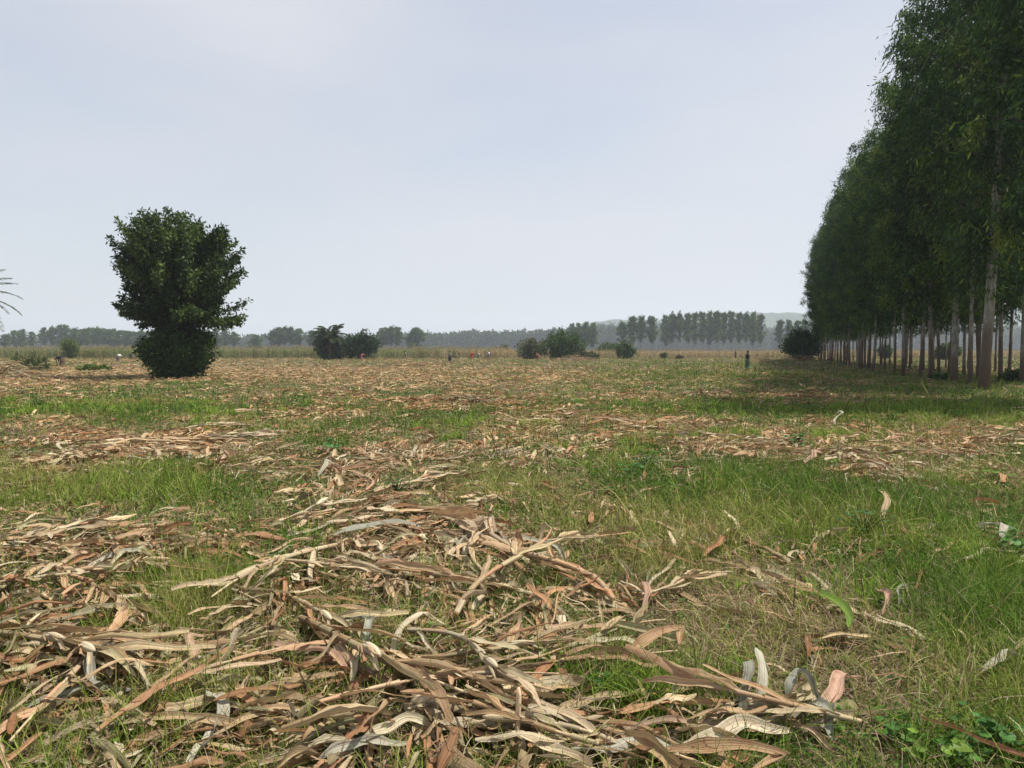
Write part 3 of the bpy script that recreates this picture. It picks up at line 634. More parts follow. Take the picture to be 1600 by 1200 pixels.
# ------------------------------------------------------------------ eucalyptus trees
E_COL = np.array([[.026, .062, .014], [.040, .088, .016], [.062, .122, .019], [.10, .165, .022], [.16, .21, .03]])
def euc_tree(seed, Ht, cb, Rc, nl, ll, r0, lean=0.0, nb=70, tseg=12, twigs=True, top=0.0, point=0.0):
    """returns trunk mesh and crown mesh (unlinked objects)"""
    r_ = np.random.default_rng(seed); t = np.linspace(0, 1, 18); z = t * Ht
    wx = r_.normal(0, .14) * np.sin(t * PI * 1.3) + lean * np.sin(t * PI * .5) ; wy = r_.normal(0, .14) * np.sin(t * PI * 1.7)
    ax = lambda zz: np.stack([np.interp(zz, z, wx), np.interp(zz, z, wy), zz], -1)
    z[0] = -.15
    rad = r0 * (1 - .9 * t) ** .8 + .015; rad[0] *= 1.12; rad[1] *= 1.0
    mb = MB(); tube(mb, np.stack([wx, wy, z], 1), rad, tseg)
    cr = MB(); 
    bz = cb + (Ht - cb) * np.sort(r_.random(nb)) ** .9 * .97; az = np.arange(nb) * 2.4 + r_.normal(0, .4, nb)
    q = (bz - cb) / (Ht - cb); prof = np.clip(np.sin(PI * np.clip(q * .76 + .13 + top, 0, 1)), 0, 1) ** .75
    if point: prof = np.clip(q / .18, .4, 1) ** .5 * (1 - q) ** .72 * 1.3
    bl = Rc * prof * r_.uniform(.6, 1.15, nb) + .25
    pos = []; dr = []; sz = []
    for i in range(nb):
        p0 = ax(bz[i]); up = r_.uniform(.35, .8); d = np.array([math.cos(az[i]), math.sin(az[i]), 0])
        s = np.linspace(0, 1, 6); P = p0 + d * (bl[i] * s)[:, None] + np.array([0, 0, 1.]) * (bl[i] * up * (s ** 1.2))[:, None]
        if twigs: tube(mb, P[:5], np.linspace(.022 + .007 * bl[i], .006, 5), 5, (.42, .38, .34), cap=False)
        k = int(nl / nb * (.35 + bl[i] / Rc)); f = r_.random(k) ** .8 * .95 + .08
        c0 = np.stack([np.interp(f, s, P[:, j]) for j in range(3)], 1)
        nc = max(3, k // 75); cc = c0[r_.integers(0, k, nc)] + r_.normal(0, .32 * Rc / 2.6, (nc, 3)); ci = r_.integers(0, nc, k)
        pp = np.where((r_.random(k) < .85)[:, None], cc[ci] + r_.normal(0, .21 * Rc / 2.6, (k, 3)), c0 + r_.normal(0, .3 * Rc / 2.6, (k, 3)))
        pos.append(pp); dd = r_.normal(0, .55, (k, 3)) + d * .35 + np.array([0, 0, -.75]); dr.append(dd)
    k = nl // 9; zz = r_.uniform(cb * .8, cb + (Ht - cb) * .6, k); a_ = r_.uniform(0, 2 * PI, k); q_ = r_.random(k) * 1.1 + .1
    pos.append(ax(zz) + np.stack([q_ * np.cos(a_), q_ * np.sin(a_), 0 * q_], 1)); dr.append(r_.normal(0, .55, (k, 3)) + np.array([0, 0, -.75]))
    pos = np.concatenate(pos); dr = np.concatenate(dr); N = len(pos)
    ln = ll * r_.uniform(.6, 1.4, N); tint = E_COL[np.clip((fbm(pos[:, 0] * .9 + pos[:, 2] * .7, pos[:, 1] * .9 - pos[:, 2] * .6, seed, 2) * 9 - 2.9 + r_.normal(0, .7, N)), 0, 4).astype(int)] * r_.uniform(.75, 1.25, (N, 1))
    cr.add(*leafs(pos, dr, ln, ln * .26 * (1.5 if ll > .3 else 1), tint))
    return mb, cr
def as_tree(seed, name='eucalyptus_tree', **k):
    a, b = euc_tree(seed, **k)
    root = bpy.data.objects.new(name, None)
    return root, [a.build('trunk', M_bark, smooth=True, link=False), b.build('crown', M_euc, link=False)]
def put_tree(proto, x, y, z, rz, s, label, cat, group=None, sz=None):
    root, ch = proto; c = root.copy(); COL.objects.link(c); c.location = (x, y, z); c.rotation_euler = (0, 0, rz); c.scale = (s, s, sz or s)
    for k in ch:
        d = k.copy(); COL.objects.link(d); d.parent = c
    tag(c, label, cat, group); return c
NEAR = [as_tree(200 + i, Ht=random.uniform(22.0, 24.0), cb=random.uniform(4.3, 5.4), Rc=random.uniform(2.6, 3.1), nl=18000, ll=.29, r0=random.uniform(.075, .11), nb=85) for i in range(5)]
lean_tree = as_tree(230, Ht=23.5, cb=4.8, Rc=2.9, nl=18000, ll=.29, r0=.20, lean=.55, nb=85)
thick_tree = as_tree(231, Ht=23.5, cb=4.5, Rc=3.0, nl=18000, ll=.29, r0=.18, lean=0.1, nb=85)
RG = 'eucalyptus trees planted in the tall row'
def rowx(D): return 9.6 + .33 * D
base_px = [(1537, 612, 'lean', 'tall eucalyptus with leaning pale trunk red at the base, first in the row'),
           (1515, 603, 0, 'slender straight eucalyptus just beyond the leaning pale trunk'),
           (1490, 597, 'thick', 'thickest brown barked eucalyptus in the tall row'),
           (1454, 594, 1, 'thin dark trunked eucalyptus beyond the thickest brown one'),
           (1437, 590, 2, 'dark brown eucalyptus between two pale thinner trunks'),
           (1411, 588, 3, 'pale straight eucalyptus with brown foot near row middle'),
           (1398, 584, 4, 'dark eucalyptus closely behind the pale brown footed one'),
           (1382, 579, 0, 'thin eucalyptus before the gap in the row'),
           (1364, 580, 1, 'eucalyptus nearest the gap in the row, pale upper trunk'),
           (1356, 577, 2, 'second eucalyptus past the gap in the row'),
           (1346, 576, 3, 'third eucalyptus past the gap in the row, pale')]
base_px += [(1635, 628, 1, 'eucalyptus rooted just outside the picture edge, only its crown showing'), (1700, 640, 3, 'eucalyptus rooted outside the picture edge, topmost foliage in the upper corner')]
for px, py, v, lb in base_px:
    x, y = G(px, py); pr = lean_tree if v == 'lean' else thick_tree if v == 'thick' else NEAR[v]
    put_tree(pr, x, y, float(gh(x, y)), 0.0 if v == 'lean' else random.uniform(0, 6.28), 1.0 if y < 50 else .92, lb, 'eucalyptus tree', RG, sz=random.uniform(.93, 1.03) * (1 if y < 50 else .9))
D = 72.0
while D < 135:
    x = rowx(D) + random.gauss(0, .3); put_tree(NEAR[random.randrange(5)], x + .25, D, float(gh(x, D)), random.uniform(0, 6.28), .86, 'eucalyptus in the closely packed far end of the tall row', 'eucalyptus tree', RG, sz=random.uniform(.80, .92)); D += random.uniform(2.1, 3.0)
# second and third lines behind
for off, d0, d1, step, lb in [(4.0, 36, 128, 3.2, 'eucalyptus in the second line behind the front row trunks'), (8.2, 40, 96, 4.2, 'eucalyptus in the thin third line towards the open field')]:
    D = d0
    while D < d1:
        x = rowx(D) + off + random.gauss(0, .35); s = random.uniform(.8, 1.0)
        put_tree(NEAR[random.randrange(5)], x, D, float(gh(x, D)), random.uniform(0, 6.28), s, lb, 'eucalyptus tree', 'eucalyptus trees behind the front row', sz=s * random.uniform(.92, 1.05)); D += random.uniform(step * .75, step * 1.25)

# ------------------------------------------------------------------ leafy volumes: bushes
B_COL = np.array([[.040, .080, .018], [.060, .105, .022], [.085, .135, .030], [.028, .055, .016]])
def bush_meshes(seed, w_, d_, h_, nl, ll, cols=B_COL, droop=0.0, stems=14, lw=.45, shape=1.0, spiky=0.0):
    r_ = np.random.default_rng(seed); mb = MB(); cr = MB(); pos = []; dr = []
    for i in range(stems):
        a = r_.uniform(0, 2 * PI); e = np.array([math.cos(a) * w_ * .5 * r_.uniform(.2, .95), math.sin(a) * d_ * .5 * r_.uniform(.2, .95), h_ * r_.uniform(.55, .95)])
        s = np.linspace(0, 1, 6)[:, None]; P = e * s * np.array([1, 1, 1.]) ; P[:, :2] *= (.4 + .6 * s) ; tube(mb, P - np.array([0, 0, .05]), np.linspace(.03, .008, 6) * max(1, h_ / 3), 5, cap=False)
    ncl = int(60 + nl / 120); d = r_.normal(size=(ncl, 3)); d /= np.linalg.norm(d, axis=1)[:, None]; rr = r_.random(ncl) ** .35 * r_.uniform(.78, 1.12 + spiky, ncl)
    cc = d * rr[:, None] * np.array([w_ * .5, d_ * .5, h_ * .5]) + np.array([0, 0, h_ * .5]); cc[:, 2] = np.clip(cc[:, 2], .05 * h_, None)
    k = nl; ci = r_.integers(0, ncl, k); sig = min(w_, h_) * .085
    pp = cc[ci] + r_.normal(0, sig, (k, 3)); pp[:, 2] = np.abs(pp[:, 2])
    dd = (pp - np.array([0, 0, h_ * .35])) / h_ * .9 + r_.normal(0, .6, (k, 3)) + np.array([0, 0, -droop])
    ln = ll * r_.uniform(.6, 1.4, k); tint = cols[np.clip((hash2(ci, ci * 3 + 1, seed) * 4 + r_.normal(0, .7, k)), 0, len(cols) - 1).astype(int)] * r_.uniform(.75, 1.25, (k, 1))
    cr.add(*leafs(pp, dd, ln, ln * lw, tint)); return mb, cr
def bush(name, px, py, D, wpx, hpx, nl, ll, label, cat, seed, cols=B_COL, group=None, **k):
    x = at(px, D); w_ = wpx / F * D; h_ = hpx / F * D
    root = empty(name, (x, D, float(gh(x, D)))); a, b = bush_meshes(seed, w_, w_ * .8, h_, nl, ll, cols, **k)
    s = a.build('stem', M_wood, root, smooth=True); f = b.build('foliage', M_leaf, root); tag(root, label, cat, group); return root

# ------------------------------------------------------------------ the lone tree on the left
def lone_tree():
    x, y = G(279, 591); r_ = np.random.default_rng(5)
    root = empty('broadleaf_tree', (x, y, float(gh(x, y)))); px = 25.4       # pixels per metre at this distance
    mb = MB(); t = np.linspace(0, 1, 10)
    for i in range(5):
        a = i * 1.26; P = np.stack([.35 * math.cos(a) * (1 - t) + .9 * t * math.cos(a), .35 * math.sin(a) * (1 - t) + .9 * t * math.sin(a), -.1 + 7.2 * t], 1); tube(mb, P, .22 * (1 - t) + .05, 8)
    zt = [2.9, 3.3, 3.9, 4.8, 6.0, 7.0, 8.0, 8.8, 9.4, 10.0]; rl = [1.2, 2.5, 3.4, 3.7, 3.5, 3.5, 3.6, 3.5, 3.1, 2.0]; rr = [1.6, 3.2, 3.9, 3.9, 3.7, 3.9, 3.9, 3.3, 2.6, 1.7]
    pos = []; dr = []; cl = []
    def limb(z1, a, fac=1.0, n=230, up=.42):
        c = math.cos(a); rmax = np.interp(z1, zt, rr) if c > 0 else np.interp(z1, zt, rl) * .95
        rmax = (abs(c) * rmax + (1 - abs(c)) * 3.4 * min(1, rmax / 3)) * fac
        rmax *= .86; z0 = max(2.6, z1 - rmax * float(np.interp(z1, [3.3, 4.6, 7], [-.12, .25, .6])) - .1); s = np.linspace(0, 1, 9)
        P = np.stack([c * rmax * s, math.sin(a) * rmax * s, z0 + (z1 - z0) * s ** 1.5], 1) + np.array([.25 * c, .25 * math.sin(a), 0])
        tube(mb, P, np.linspace(.07, .012, 9), 5, cap=False)
        f = r_.random(n) ** .6 * .82 + .2; c0 = np.stack([np.interp(f, s, P[:, j]) for j in range(3)], 1)
        sg = .24 * (1.12 - f)[:, None] + .06
        pos.append(c0 + r_.normal(0, 1, (n, 3)) * sg); d = P[-1] - P[-3]; d /= np.linalg.norm(d)
        dr.append(d * .5 + r_.normal(0, .55, (n, 3)) + np.array([0, 0, -.45])); cl.append(np.full(n, r_.random()))
    for i in range(100):
        z1 = 3.35 + 6.3 * r_.random() ** .95; limb(z1, r_.uniform(0, 2 * PI), r_.uniform(.6, 1.12), 270, .62)
    for i in range(46): # shoots standing out of the crown
        z1 = r_.uniform(4.0, 9.6); k0 = len(pos); limb(z1, r_.uniform(0, 2 * PI), r_.uniform(1.08, 1.24), 150, .75); p_ = pos[-1]; m_ = p_.mean(0)
    for i in range(30): # upright leaders
        a = r_.uniform(0, 2 * PI); rad = r_.uniform(.6, 3.3); s = np.linspace(0, 1, 9); P = np.stack([rad * math.cos(a) * (.7 + .3 * s), rad * math.sin(a) * (.7 + .3 * s), 7.2 + (3.2 - .08 * rad ** 2 - .28 * max(0, rad * math.cos(a)) + r_.normal(0, .15)) * s], 1)
        tube(mb, P, np.linspace(.04, .01, 9), 5, cap=False); n = 200; f = r_.random(n); c0 = np.stack([np.interp(f, s, P[:, j]) for j in range(3)], 1)
        pos.append(c0 + r_.normal(0, 1, (n, 3)) * (.20 * (1.1 - f)[:, None] + .05)); dr.append(np.array([0, 0, .1]) + r_.normal(0, .6, (n, 3))); cl.append(np.full(n, r_.random()))
    for i in range(34): # top limbs
        a = r_.uniform(0, 2 * PI); rad = r_.random() ** .5 * 3.0; s = np.linspace(0, 1, 9); zt_ = 10.05 - .09 * rad ** 2 + r_.normal(0, .2)
        zt_ -= .25 * max(0, rad * math.cos(a)) ; P = np.stack([rad * math.cos(a) * s ** .8, rad * math.sin(a) * s ** .8, 6 + (zt_ - 6) * s ** 1.15], 1)
        tube(mb, P, np.linspace(.07, .012, 9), 5, cap=False); n = 260; f = r_.random(n) ** .7; c0 = np.stack([np.interp(f, s, P[:, j]) for j in range(3)], 1)
        pos.append(c0 + r_.normal(0, 1, (n, 3)) * (.35 * (1.1 - f)[:, None] + .09)); dr.append(np.array([0, 0, .3]) + r_.normal(0, .6, (n, 3))); cl.append(np.full(n, r_.random()))
    for z1, a in [(8.1, .15), (8.7, .5), (7.4, -.1), (3.9, .05), (3.6, .3), (3.3, .0), (3.4, 2.9), (9.0, 2.9), (9.4, 3.3), (5.2, 3.1), (4.6, 3.25), (6.2, 3.0), (7.2, 3.2), (9.3, .3)]: limb(z1, a, 1.12, 240, .5)
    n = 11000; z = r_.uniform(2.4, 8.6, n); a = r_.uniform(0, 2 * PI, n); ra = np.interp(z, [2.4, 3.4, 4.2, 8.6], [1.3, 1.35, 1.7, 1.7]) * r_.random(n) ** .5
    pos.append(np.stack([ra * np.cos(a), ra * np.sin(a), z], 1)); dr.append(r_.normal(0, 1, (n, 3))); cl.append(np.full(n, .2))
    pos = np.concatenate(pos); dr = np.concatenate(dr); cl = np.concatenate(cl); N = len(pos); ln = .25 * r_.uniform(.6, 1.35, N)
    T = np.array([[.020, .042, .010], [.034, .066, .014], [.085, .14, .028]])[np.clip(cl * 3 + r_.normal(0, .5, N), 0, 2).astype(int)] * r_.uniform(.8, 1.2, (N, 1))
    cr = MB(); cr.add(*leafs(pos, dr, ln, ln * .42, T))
    n = 17000; nc = 210; zc = r_.random(nc) ** .85 * 2.8; ac = r_.uniform(0, 2 * PI, nc); ci = r_.integers(0, nc, n); z = zc[ci] + r_.normal(0, .20, n); z = np.abs(z); a = ac[ci] + r_.normal(0, .13, n)
    k = np.interp(z, [0, .5, 1.2, 2.0, 2.7, 3.4], [1.15, 1.45, 1.8, 2.15, 1.9, 1.0]) * r_.uniform(.35, 1.08, nc)[ci] + r_.normal(0, .17, n)
    P = np.stack([k * np.cos(a), k * np.sin(a) * .9, z], 1); P += r_.normal(0, .1, (n, 3)); P[:, 2] = np.abs(P[:, 2])
    ln = .19 * r_.uniform(.6, 1.4, n); vn = MB(); vn.add(*leafs(P, r_.normal(0, .7, (n, 3)) + P * np.array([.3, .3, 0]) + np.array([0, 0, -.2]), ln, ln * .55, np.array([[.030, .060, .016], [.045, .090, .020], [.065, .12, .026]])[r_.integers(0, 3, n)] * r_.uniform(.7, 1.25, (n, 1))))
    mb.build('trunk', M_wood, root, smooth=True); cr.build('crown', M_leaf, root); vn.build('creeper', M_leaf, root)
    tag(root, 'lone dark leafy tree standing in the field, its trunk wrapped in creeper', 'tree')
lone_tree()

# ------------------------------------------------------------------ palms
def frond(mb, lf, base, az, Ln, el, droop, seed, w_=.5, n=52):
    r_ = np.random.default_rng(seed); s = np.linspace(0, 1, 14); a = el - droop * s
    hx = np.concatenate([[0], np.cumsum(np.cos(a[:-1]))]) * Ln / 13; hz = np.concatenate([[0], np.cumsum(np.sin(a[:-1]))]) * Ln / 13
    P = np.stack([hx * math.cos(az), hx * math.sin(az), hz], 1) + base; tube(mb, P, np.linspace(.03, .006, 14), 5, (.07, .075, .035), cap=False)
    f = np.repeat(np.linspace(.15, 1, n), 2); sd_ = np.tile([-1, 1], n); c0 = np.stack([np.interp(f, s, P[:, j]) for j in range(3)], 1)
    fw = np.array([math.cos(az), math.sin(az), 0]); si = np.array([-math.sin(az), math.cos(az), 0]); ln = w_ * np.sin(PI * np.clip(f * .85 + .12, 0, 1)) ** .5 * r_.uniform(.8, 1.1, 2 * n)
    d = fw * .6 + si * sd_[:, None] + np.array([0, 0, -.35]) + r_.normal(0, .1, (2 * n, 3)); lf.add(*leafs(c0, d, ln, np.full(2 * n, .03 if w_ < .7 else .12), np.array([[.05, .075, .028]]) * r_.uniform(.7, 1.2, (2 * n, 1))))
def palm(name, x, y, h, nf, Ln, label, seed, w_=.5, wide=1.0):
    r_ = np.random.default_rng(seed); root = empty(name, (x, y, float(gh(x, y)))); tr = MB(); t = np.linspace(0, 1, 12)
    tube(tr, np.stack([.1 * np.sin(3 * t), 0 * t, h * t - .1 * (1 - t)], 1), .19 + .03 * np.sin(t * 60), 10); a = tr.build('trunk', M_wood, root, smooth=True)
    for i in range(nf):
        mb = MB(); lf = MB(); frond(mb, lf, np.array([.1 * math.sin(3), 0, h]), i * 2.4, Ln * r_.uniform(.85, 1.1), r_.uniform(-.3, 1.2), r_.uniform(.9, 1.6), seed * 50 + i, w_)
        for f_ in lf.F.values():
            pass
        V = np.concatenate(mb.V); mb.add(np.concatenate(lf.V), [np.concatenate(v) for v in lf.F.values()], np.concatenate(lf.C))
        mb.build('frond', M_leaf, root)
    tag(root, label, 'palm tree')
palm('date_palm', at(-62, 44), 44.0, 4.7, 34, 3.2, 'feathery palm tree just outside the field edge, only its frond tips showing', 3)

# ------------------------------------------------------------------ shrubs and thickets of the middle distance
YG = np.array([[.09, .15, .03], [.13, .19, .035], [.07, .12, .025], [.17, .21, .05]])
OLIVE = np.array([[.07, .09, .03], [.11, .12, .045], [.16, .15, .07], [.05, .07, .022]])
bush('shrub', 112, 0, 150, 26, 31, 2600, .55, 'feathery bright green shrub at the edge of the maize', 'shrub', 1, YG, lw=.2, spiky=.2)
palm('oil_palm', at(515, 133), 133.0, 4.4, 34, 3.6, 'shaggy young palm rising from the dark thicket in mid field', 8, 1.0)
bush('shrub', 516, 0, 136, 46, 34, 4600, .5, 'dense undergrowth around the foot of the young palm', 'shrub', 2, B_COL, stems=10)
bush('shrub', 563, 0, 136, 52, 42, 5200, .42, 'round dark green bush beside the young palm', 'shrub', 3, np.array([[.02, .05, .014], [.03, .07, .018], [.016, .038, .012]]))
bush('shrub', 829, 0, 140, 38, 29, 3600, .4, 'olive green bush with upright twigs in mid field', 'shrub', 4, OLIVE, spiky=.25)
bush('creeper_mound', 881, 0, 128, 60, 40, 7000, .38, 'tall mound of tangled creepers with debris at its foot', 'creeper mound', 5, np.concatenate([B_COL, OLIVE[:2]]), spiky=.25)
bush('shrub', 912, 0, 127, 50, 11, 1800, .4, 'low spreading weeds sloping down from the creeper mound', 'shrub', 6, OLIVE)
bush('shrub', 978, 0, 142, 26, 26, 2600, .4, 'small dark bush with a pale base right of the creeper mound', 'shrub', 7)
bush('shrub', 952, 0, 190, 44, 20, 2400, .5, 'low dark bush behind the dry maize', 'shrub', 8)
bush('shrub', 788, 0, 300, 14, 14, 900, .6, 'tiny hazy bush in front of the far forest', 'shrub', 9)
bush('shrub', 1037, 0, 150, 10, 9, 700, .3, 'little green bush at the edge of the dry maize', 'shrub', 10, OLIVE)
bush('shrub', 1062, 0, 140, 12, 5, 400, .4, 'dark brown scrap of brushwood on the field', 'shrub', 11, np.array([[.09, .06, .035], [.05, .05, .02]]))
bush('shrub', 1255, 0, 128, 58, 44, 8000, .42, 'large dark bush at the far end of the tall row', 'shrub', 12, np.array([[.02, .045, .012], [.032, .065, .016], [.05, .09, .02]]))
bush('shrub', 1478, 0, 130, 44, 22, 2600, .5, 'hazy green bush seen between the trunks on the open field', 'shrub', 13)
bush('shrub', 1382, 0, 150, 18, 20, 1500, .5, 'small green bush seen through the gap in the row', 'shrub', 15)
bush('shrub', 42, 0, 62, 50, 22, 3000, .26, 'yellowish weeds growing over the stalk heap', 'shrub', 16, OLIVE, lw=.25, spiky=.3)
bush('shrub', 148, 0, 62, 50, 11, 2200, .16, 'low green weed patch in the litter before the lone tree', 'shrub', 17, YG)
bush('shrub', 1590, 0, 41, 50, 18, 1200, .2, 'leafy undergrowth at the foot of the trunks at the picture edge', 'shrub', 18, B_COL, lw=.5)
bush('shrub', 1470, 0, 44, 30, 7, 600, .18, 'leafy undergrowth between the row trunks', 'shrub', 19, B_COL, lw=.5)

# broadleaf weeds on the ground
def weed_mesh(seed, h, n, ll, tint):
    r_ = np.random.default_rng(seed); st_ = MB(); lf = MB()
    for i in range(n):
        a = r_.uniform(0, 6.28); rr = r_.uniform(.02, .16) * h / .2; e = np.array([rr * math.cos(a), rr * math.sin(a), h * r_.uniform(.4, 1)])
        tube(st_, [np.zeros(3), e * np.array([.4, .4, .55]), e], [.004, .003, .002], 4, np.array(tint) * .8)
        s = ll * r_.uniform(.6, 1.2); az = a + r_.normal(0, .5); tilt = r_.uniform(-.2, .6)
        ang = np.linspace(0, 2 * PI, 11)[:-1]; rad = s * .5 * (1 + .12 * np.cos(3 * ang)) * np.where(np.abs(ang - PI) < .4, .55, 1)
        U = np.stack([np.cos(ang) * rad + s * .4, np.sin(ang) * rad, .1 * s * np.cos(ang * 2)], 1)
        U = np.concatenate([[[s * .3, 0, -.06 * s]], U]); c_, s_ = math.cos(tilt), math.sin(tilt); U = U @ np.array([[c_, 0, -s_], [0, 1, 0], [s_, 0, c_]])
        ca, sa = math.cos(az), math.sin(az); U = U @ np.array([[ca, sa, 0], [-sa, ca, 0], [0, 0, 1]]) + e
        k = np.arange(10); lf.add(U, [np.stack([0 * k, 1 + k, 1 + (k + 1) % 10], 1)], np.array(tint) * r_.uniform(.7, 1.3))
    return [st_.build('stem', M_leaf, link=False), lf.build('foliage', M_leaf, link=False)]
WD = [(bpy.data.objects.new('broadleaf_weed', None), weed_mesh(60 + i, h, n, l_, tn)) for i, (h, n, l_, tn) in enumerate([(.16, 14, .075, (.07, .17, .03)), (.26, 20, .10, (.055, .14, .03)), (.12, 10, .06, (.13, .22, .03)), (.22, 26, .05, (.05, .12, .03))])]
for px, py, v, s, lb in [(1405, 1165, 0, .8, 'lobed bright green vine weed next to the dark narrow stalk'), (1545, 1175, 1, .7, 'larger dark green vine weed in the bottom corner'), (1500, 1195, 0, .8, 'small vine weed at the bottom edge'),
                         (932, 1080, 0, .6, 'single small round leaved weed in the straw'), (520, 712, 1, 1.0, 'bushy dark green weed beside the brown heap'), (1010, 735, 3, 1.4, 'tall leafy weed clump in mid field'),
                         (985, 745, 1, .9, 'leafy weed touching the tall weed clump'), (1180, 690, 2, 1.5, 'round leaved weed behind the pink leaf heap'), (1245, 700, 1, 1.1, 'round leaved weed standing over the pink leaf heap'), (1300, 735, 2, 1.5, 'yellow green round leaved weed in the pink leaf heap'),
                         (1550, 755, 2, 2.0, 'round leaved weed beside the whitish leaf heap'), (1570, 830, 0, 1.0, 'yellow green weed above the white curled leaf'), (620, 770, 3, 1.2, 'small weed in the middle heap'), (1350, 845, 3, 1.4, 'feathery weed in the tall green grass'),
                         (180, 1165, 2, .8, 'little weed in the bottom heap of grey leaves'), (1460, 1195, 2, 1.2, 'yellow green weed at the bottom edge'), (1590, 870, 1, .8, 'weed at the picture edge beside the white curled leaf'), (60, 640, 3, 2.0, 'weed clump before the stalk heap')]:
    x, y = G(px, py); put_tree(WD[v], x, y, float(gh(x, y)), random.uniform(0, 6.28), s, lb, 'weed', 'broadleaf weeds in the field')

# ------------------------------------------------------------------ heaps of stalks standing out of the field
def heap(px, D, w_, h_, n, label, seed, cols=C_DRY, ll=(.8, 1.8)):
    r_ = np.random.default_rng(seed); x = at(px, D); a = r_.uniform(0, 2 * PI, n); r1 = r_.random(n) ** .6
    X = r1 * np.cos(a) * w_ * .5; Y = r1 * np.sin(a) * w_ * .4; Z = r_.random(n) * h_ * (1 - r1 ** 1.6)
    mb = MB(); N = n; z0 = Z
    V, f, c, u = leaf_ribbons(X, Y, z0, r_.uniform(0, 2 * PI, n), r_.uniform(*ll, n) * .6, r_.uniform(.05, .10, n), 6, 3, flat=.01, tint=cols[r_.integers(0, len(cols), n)] * r_.uniform(.7, 1.1, (n, 1)))
    V[:, 2] = np.maximum(V[:, 2], .0); mb.add(V, f, c, u); root = empty('stalk_heap', (x, D, float(gh(x, D))))
    mb.build('leaf_litter', M_dry, root, smooth=True); m2 = MB()
    for i in range(max(4, n // 60)):
        aa = r_.uniform(0, 6.28); b0 = np.array([r_.normal(0, w_ * .2), r_.normal(0, w_ * .15), h_ * r_.uniform(.1, .7)]); d = np.array([math.cos(aa), math.sin(aa), r_.uniform(-.15, .3)]) * r_.uniform(*ll)
        tube(m2, [b0, b0 + d * .5 + np.array([0, 0, .03]), b0 + d], [.022, .018, .010], 6, C_DRY[r_.choice([0, 1, 6])])
    m2.build('stalk_bundle', M_stem, root, smooth=True); tag(root, label, 'stalk heap')
heap(8, 52, 4.2, 1.15, 700, 'big heap of dry maize stalks under the palm fronds', 1)
heap(50, 47, 4.0, .35, 420, 'low spread of stalks in front of the big stalk heap', 2)
heap(898, 122, 9.0, .9, 500, 'brown debris heap at the foot of the creeper mound', 3)
heap(1250, 118, 7.0, 1.1, 400, 'brown brushwood heap before the large dark bush', 4, C_DRY[[2, 5, 7]])
heap(1192, 104, 3.5, 1.1, 160, 'small pointed stalk heap beyond the standing person', 5, C_DRY[[2, 5, 1]])
heap(725, 25.5, 2.4, .30, 260, 'dark weathered stalk heap with weeds in mid field', 6, C_DRY[[5, 7, 4]], (.5, 1.0))
heap(1095, 28, 2.4, .35, 240, 'dark weathered stalk heap at the edge of the tree shade', 7, C_DRY[[5, 7, 4]], (.5, 1.0))
heap(655, 84, 5.5, .5, 260, 'reddish brown stalk heap beyond mid field', 8, C_DRY[[2, 1, 5]])

# ------------------------------------------------------------------ standing maize
def maize_mesh(seed, h, tint, nl=8, S=4):
    r_ = np.random.default_rng(seed); mb = MB(); tube(mb, [(0, 0, -.05), (.02, 0, h * .5), (0, 0, h)], [.016, .013, .006], 4, np.array(tint) * .9, cap=False)
    for i in range(nl):
        z0 = h * (.15 + .7 * i / nl); az = (i % 2) * PI + r_.normal(0, .5); Ln = r_.uniform(.6, .85); s = np.linspace(0, 1, S + 1); el = r_.uniform(.7, 1.2) - 2.3 * s
        hx = np.concatenate([[0], np.cumsum(np.cos(el[:-1]))]) * Ln / S; hz = np.concatenate([[0], np.cumsum(np.sin(el[:-1]))]) * Ln / S + z0; w_ = .09 * np.array([.6] + [1] * (S - 1) + [.15])
        c_, s_ = math.cos(az), math.sin(az); A = np.stack([hx * c_, hx * s_, hz], 1); sd_ = np.array([-s_, c_, .2]); V = np.concatenate([A - sd_ * w_[:, None] * .5, A + sd_ * w_[:, None] * .5]); k = np.arange(S)
        mb.add(V, [np.stack([k, k + 1, k + S + 2, k + S + 1], 1)], np.array(tint) * r_.uniform(.7, 1.25))
    for i in range(5):
        a = r_.uniform(0, 6.28); e = np.array([.12 * math.cos(a), .12 * math.sin(a), .25]); V = np.array([[-.012, 0, h], [.012, 0, h], e + np.array([0.01, 0, h]), e + np.array([-.01, 0, h])]); mb.add(V, [np.array([[0, 1, 2, 3]])], np.array([.30, .24, .12]))
    return mb
T_G = [(.085, .125, .030), (.12, .155, .04), (.17, .175, .05), (.20, .17, .07)]; T_B = [(.36, .26, .14), (.30, .20, .10), (.26, .21, .09), (.20, .19, .07)]
MG = [maize_mesh(300 + i, 1.95 + .2 * (i % 3), T_G[i % 4]) for i in range(8)]; MBn = [maize_mesh(320 + i, 1.8 + .2 * (i % 3), T_B[i % 4]) for i in range(8)]
def edge(X):                                       # the near edge of the standing crop
    return 150 + 10 * np.clip((X + 20) / 60, 0, 1) + 2.5 * np.sin(X * .11)
cmb = MB()
def dump(mb_src, X, Y, rz, s):
    V0 = np.concatenate(mb_src.V); C0 = np.concatenate(mb_src.C); n0 = len(V0); n = len(X); c_, s_ = np.cos(rz), np.sin(rz)
    V = np.stack([V0[None, :, 0] * c_[:, None] - V0[None, :, 1] * s_[:, None], V0[None, :, 0] * s_[:, None] + V0[None, :, 1] * c_[:, None], np.broadcast_to(V0[None, :, 2], (n, n0))], -1) * s[:, None, None]
    V += np.stack([X, Y, gh(X, Y)], 1)[:, None]; off = (np.arange(n) * n0)[:, None, None]
    cmb.add(V.reshape(-1, 3), [(np.concatenate(f)[None] + off).reshape(-1, f[0].shape[1]) for f in mb_src.F.values()], np.tile(C0, (n, 1)) * np.repeat(rng.uniform(.8, 1.2, (n, 1)), n0, 0))
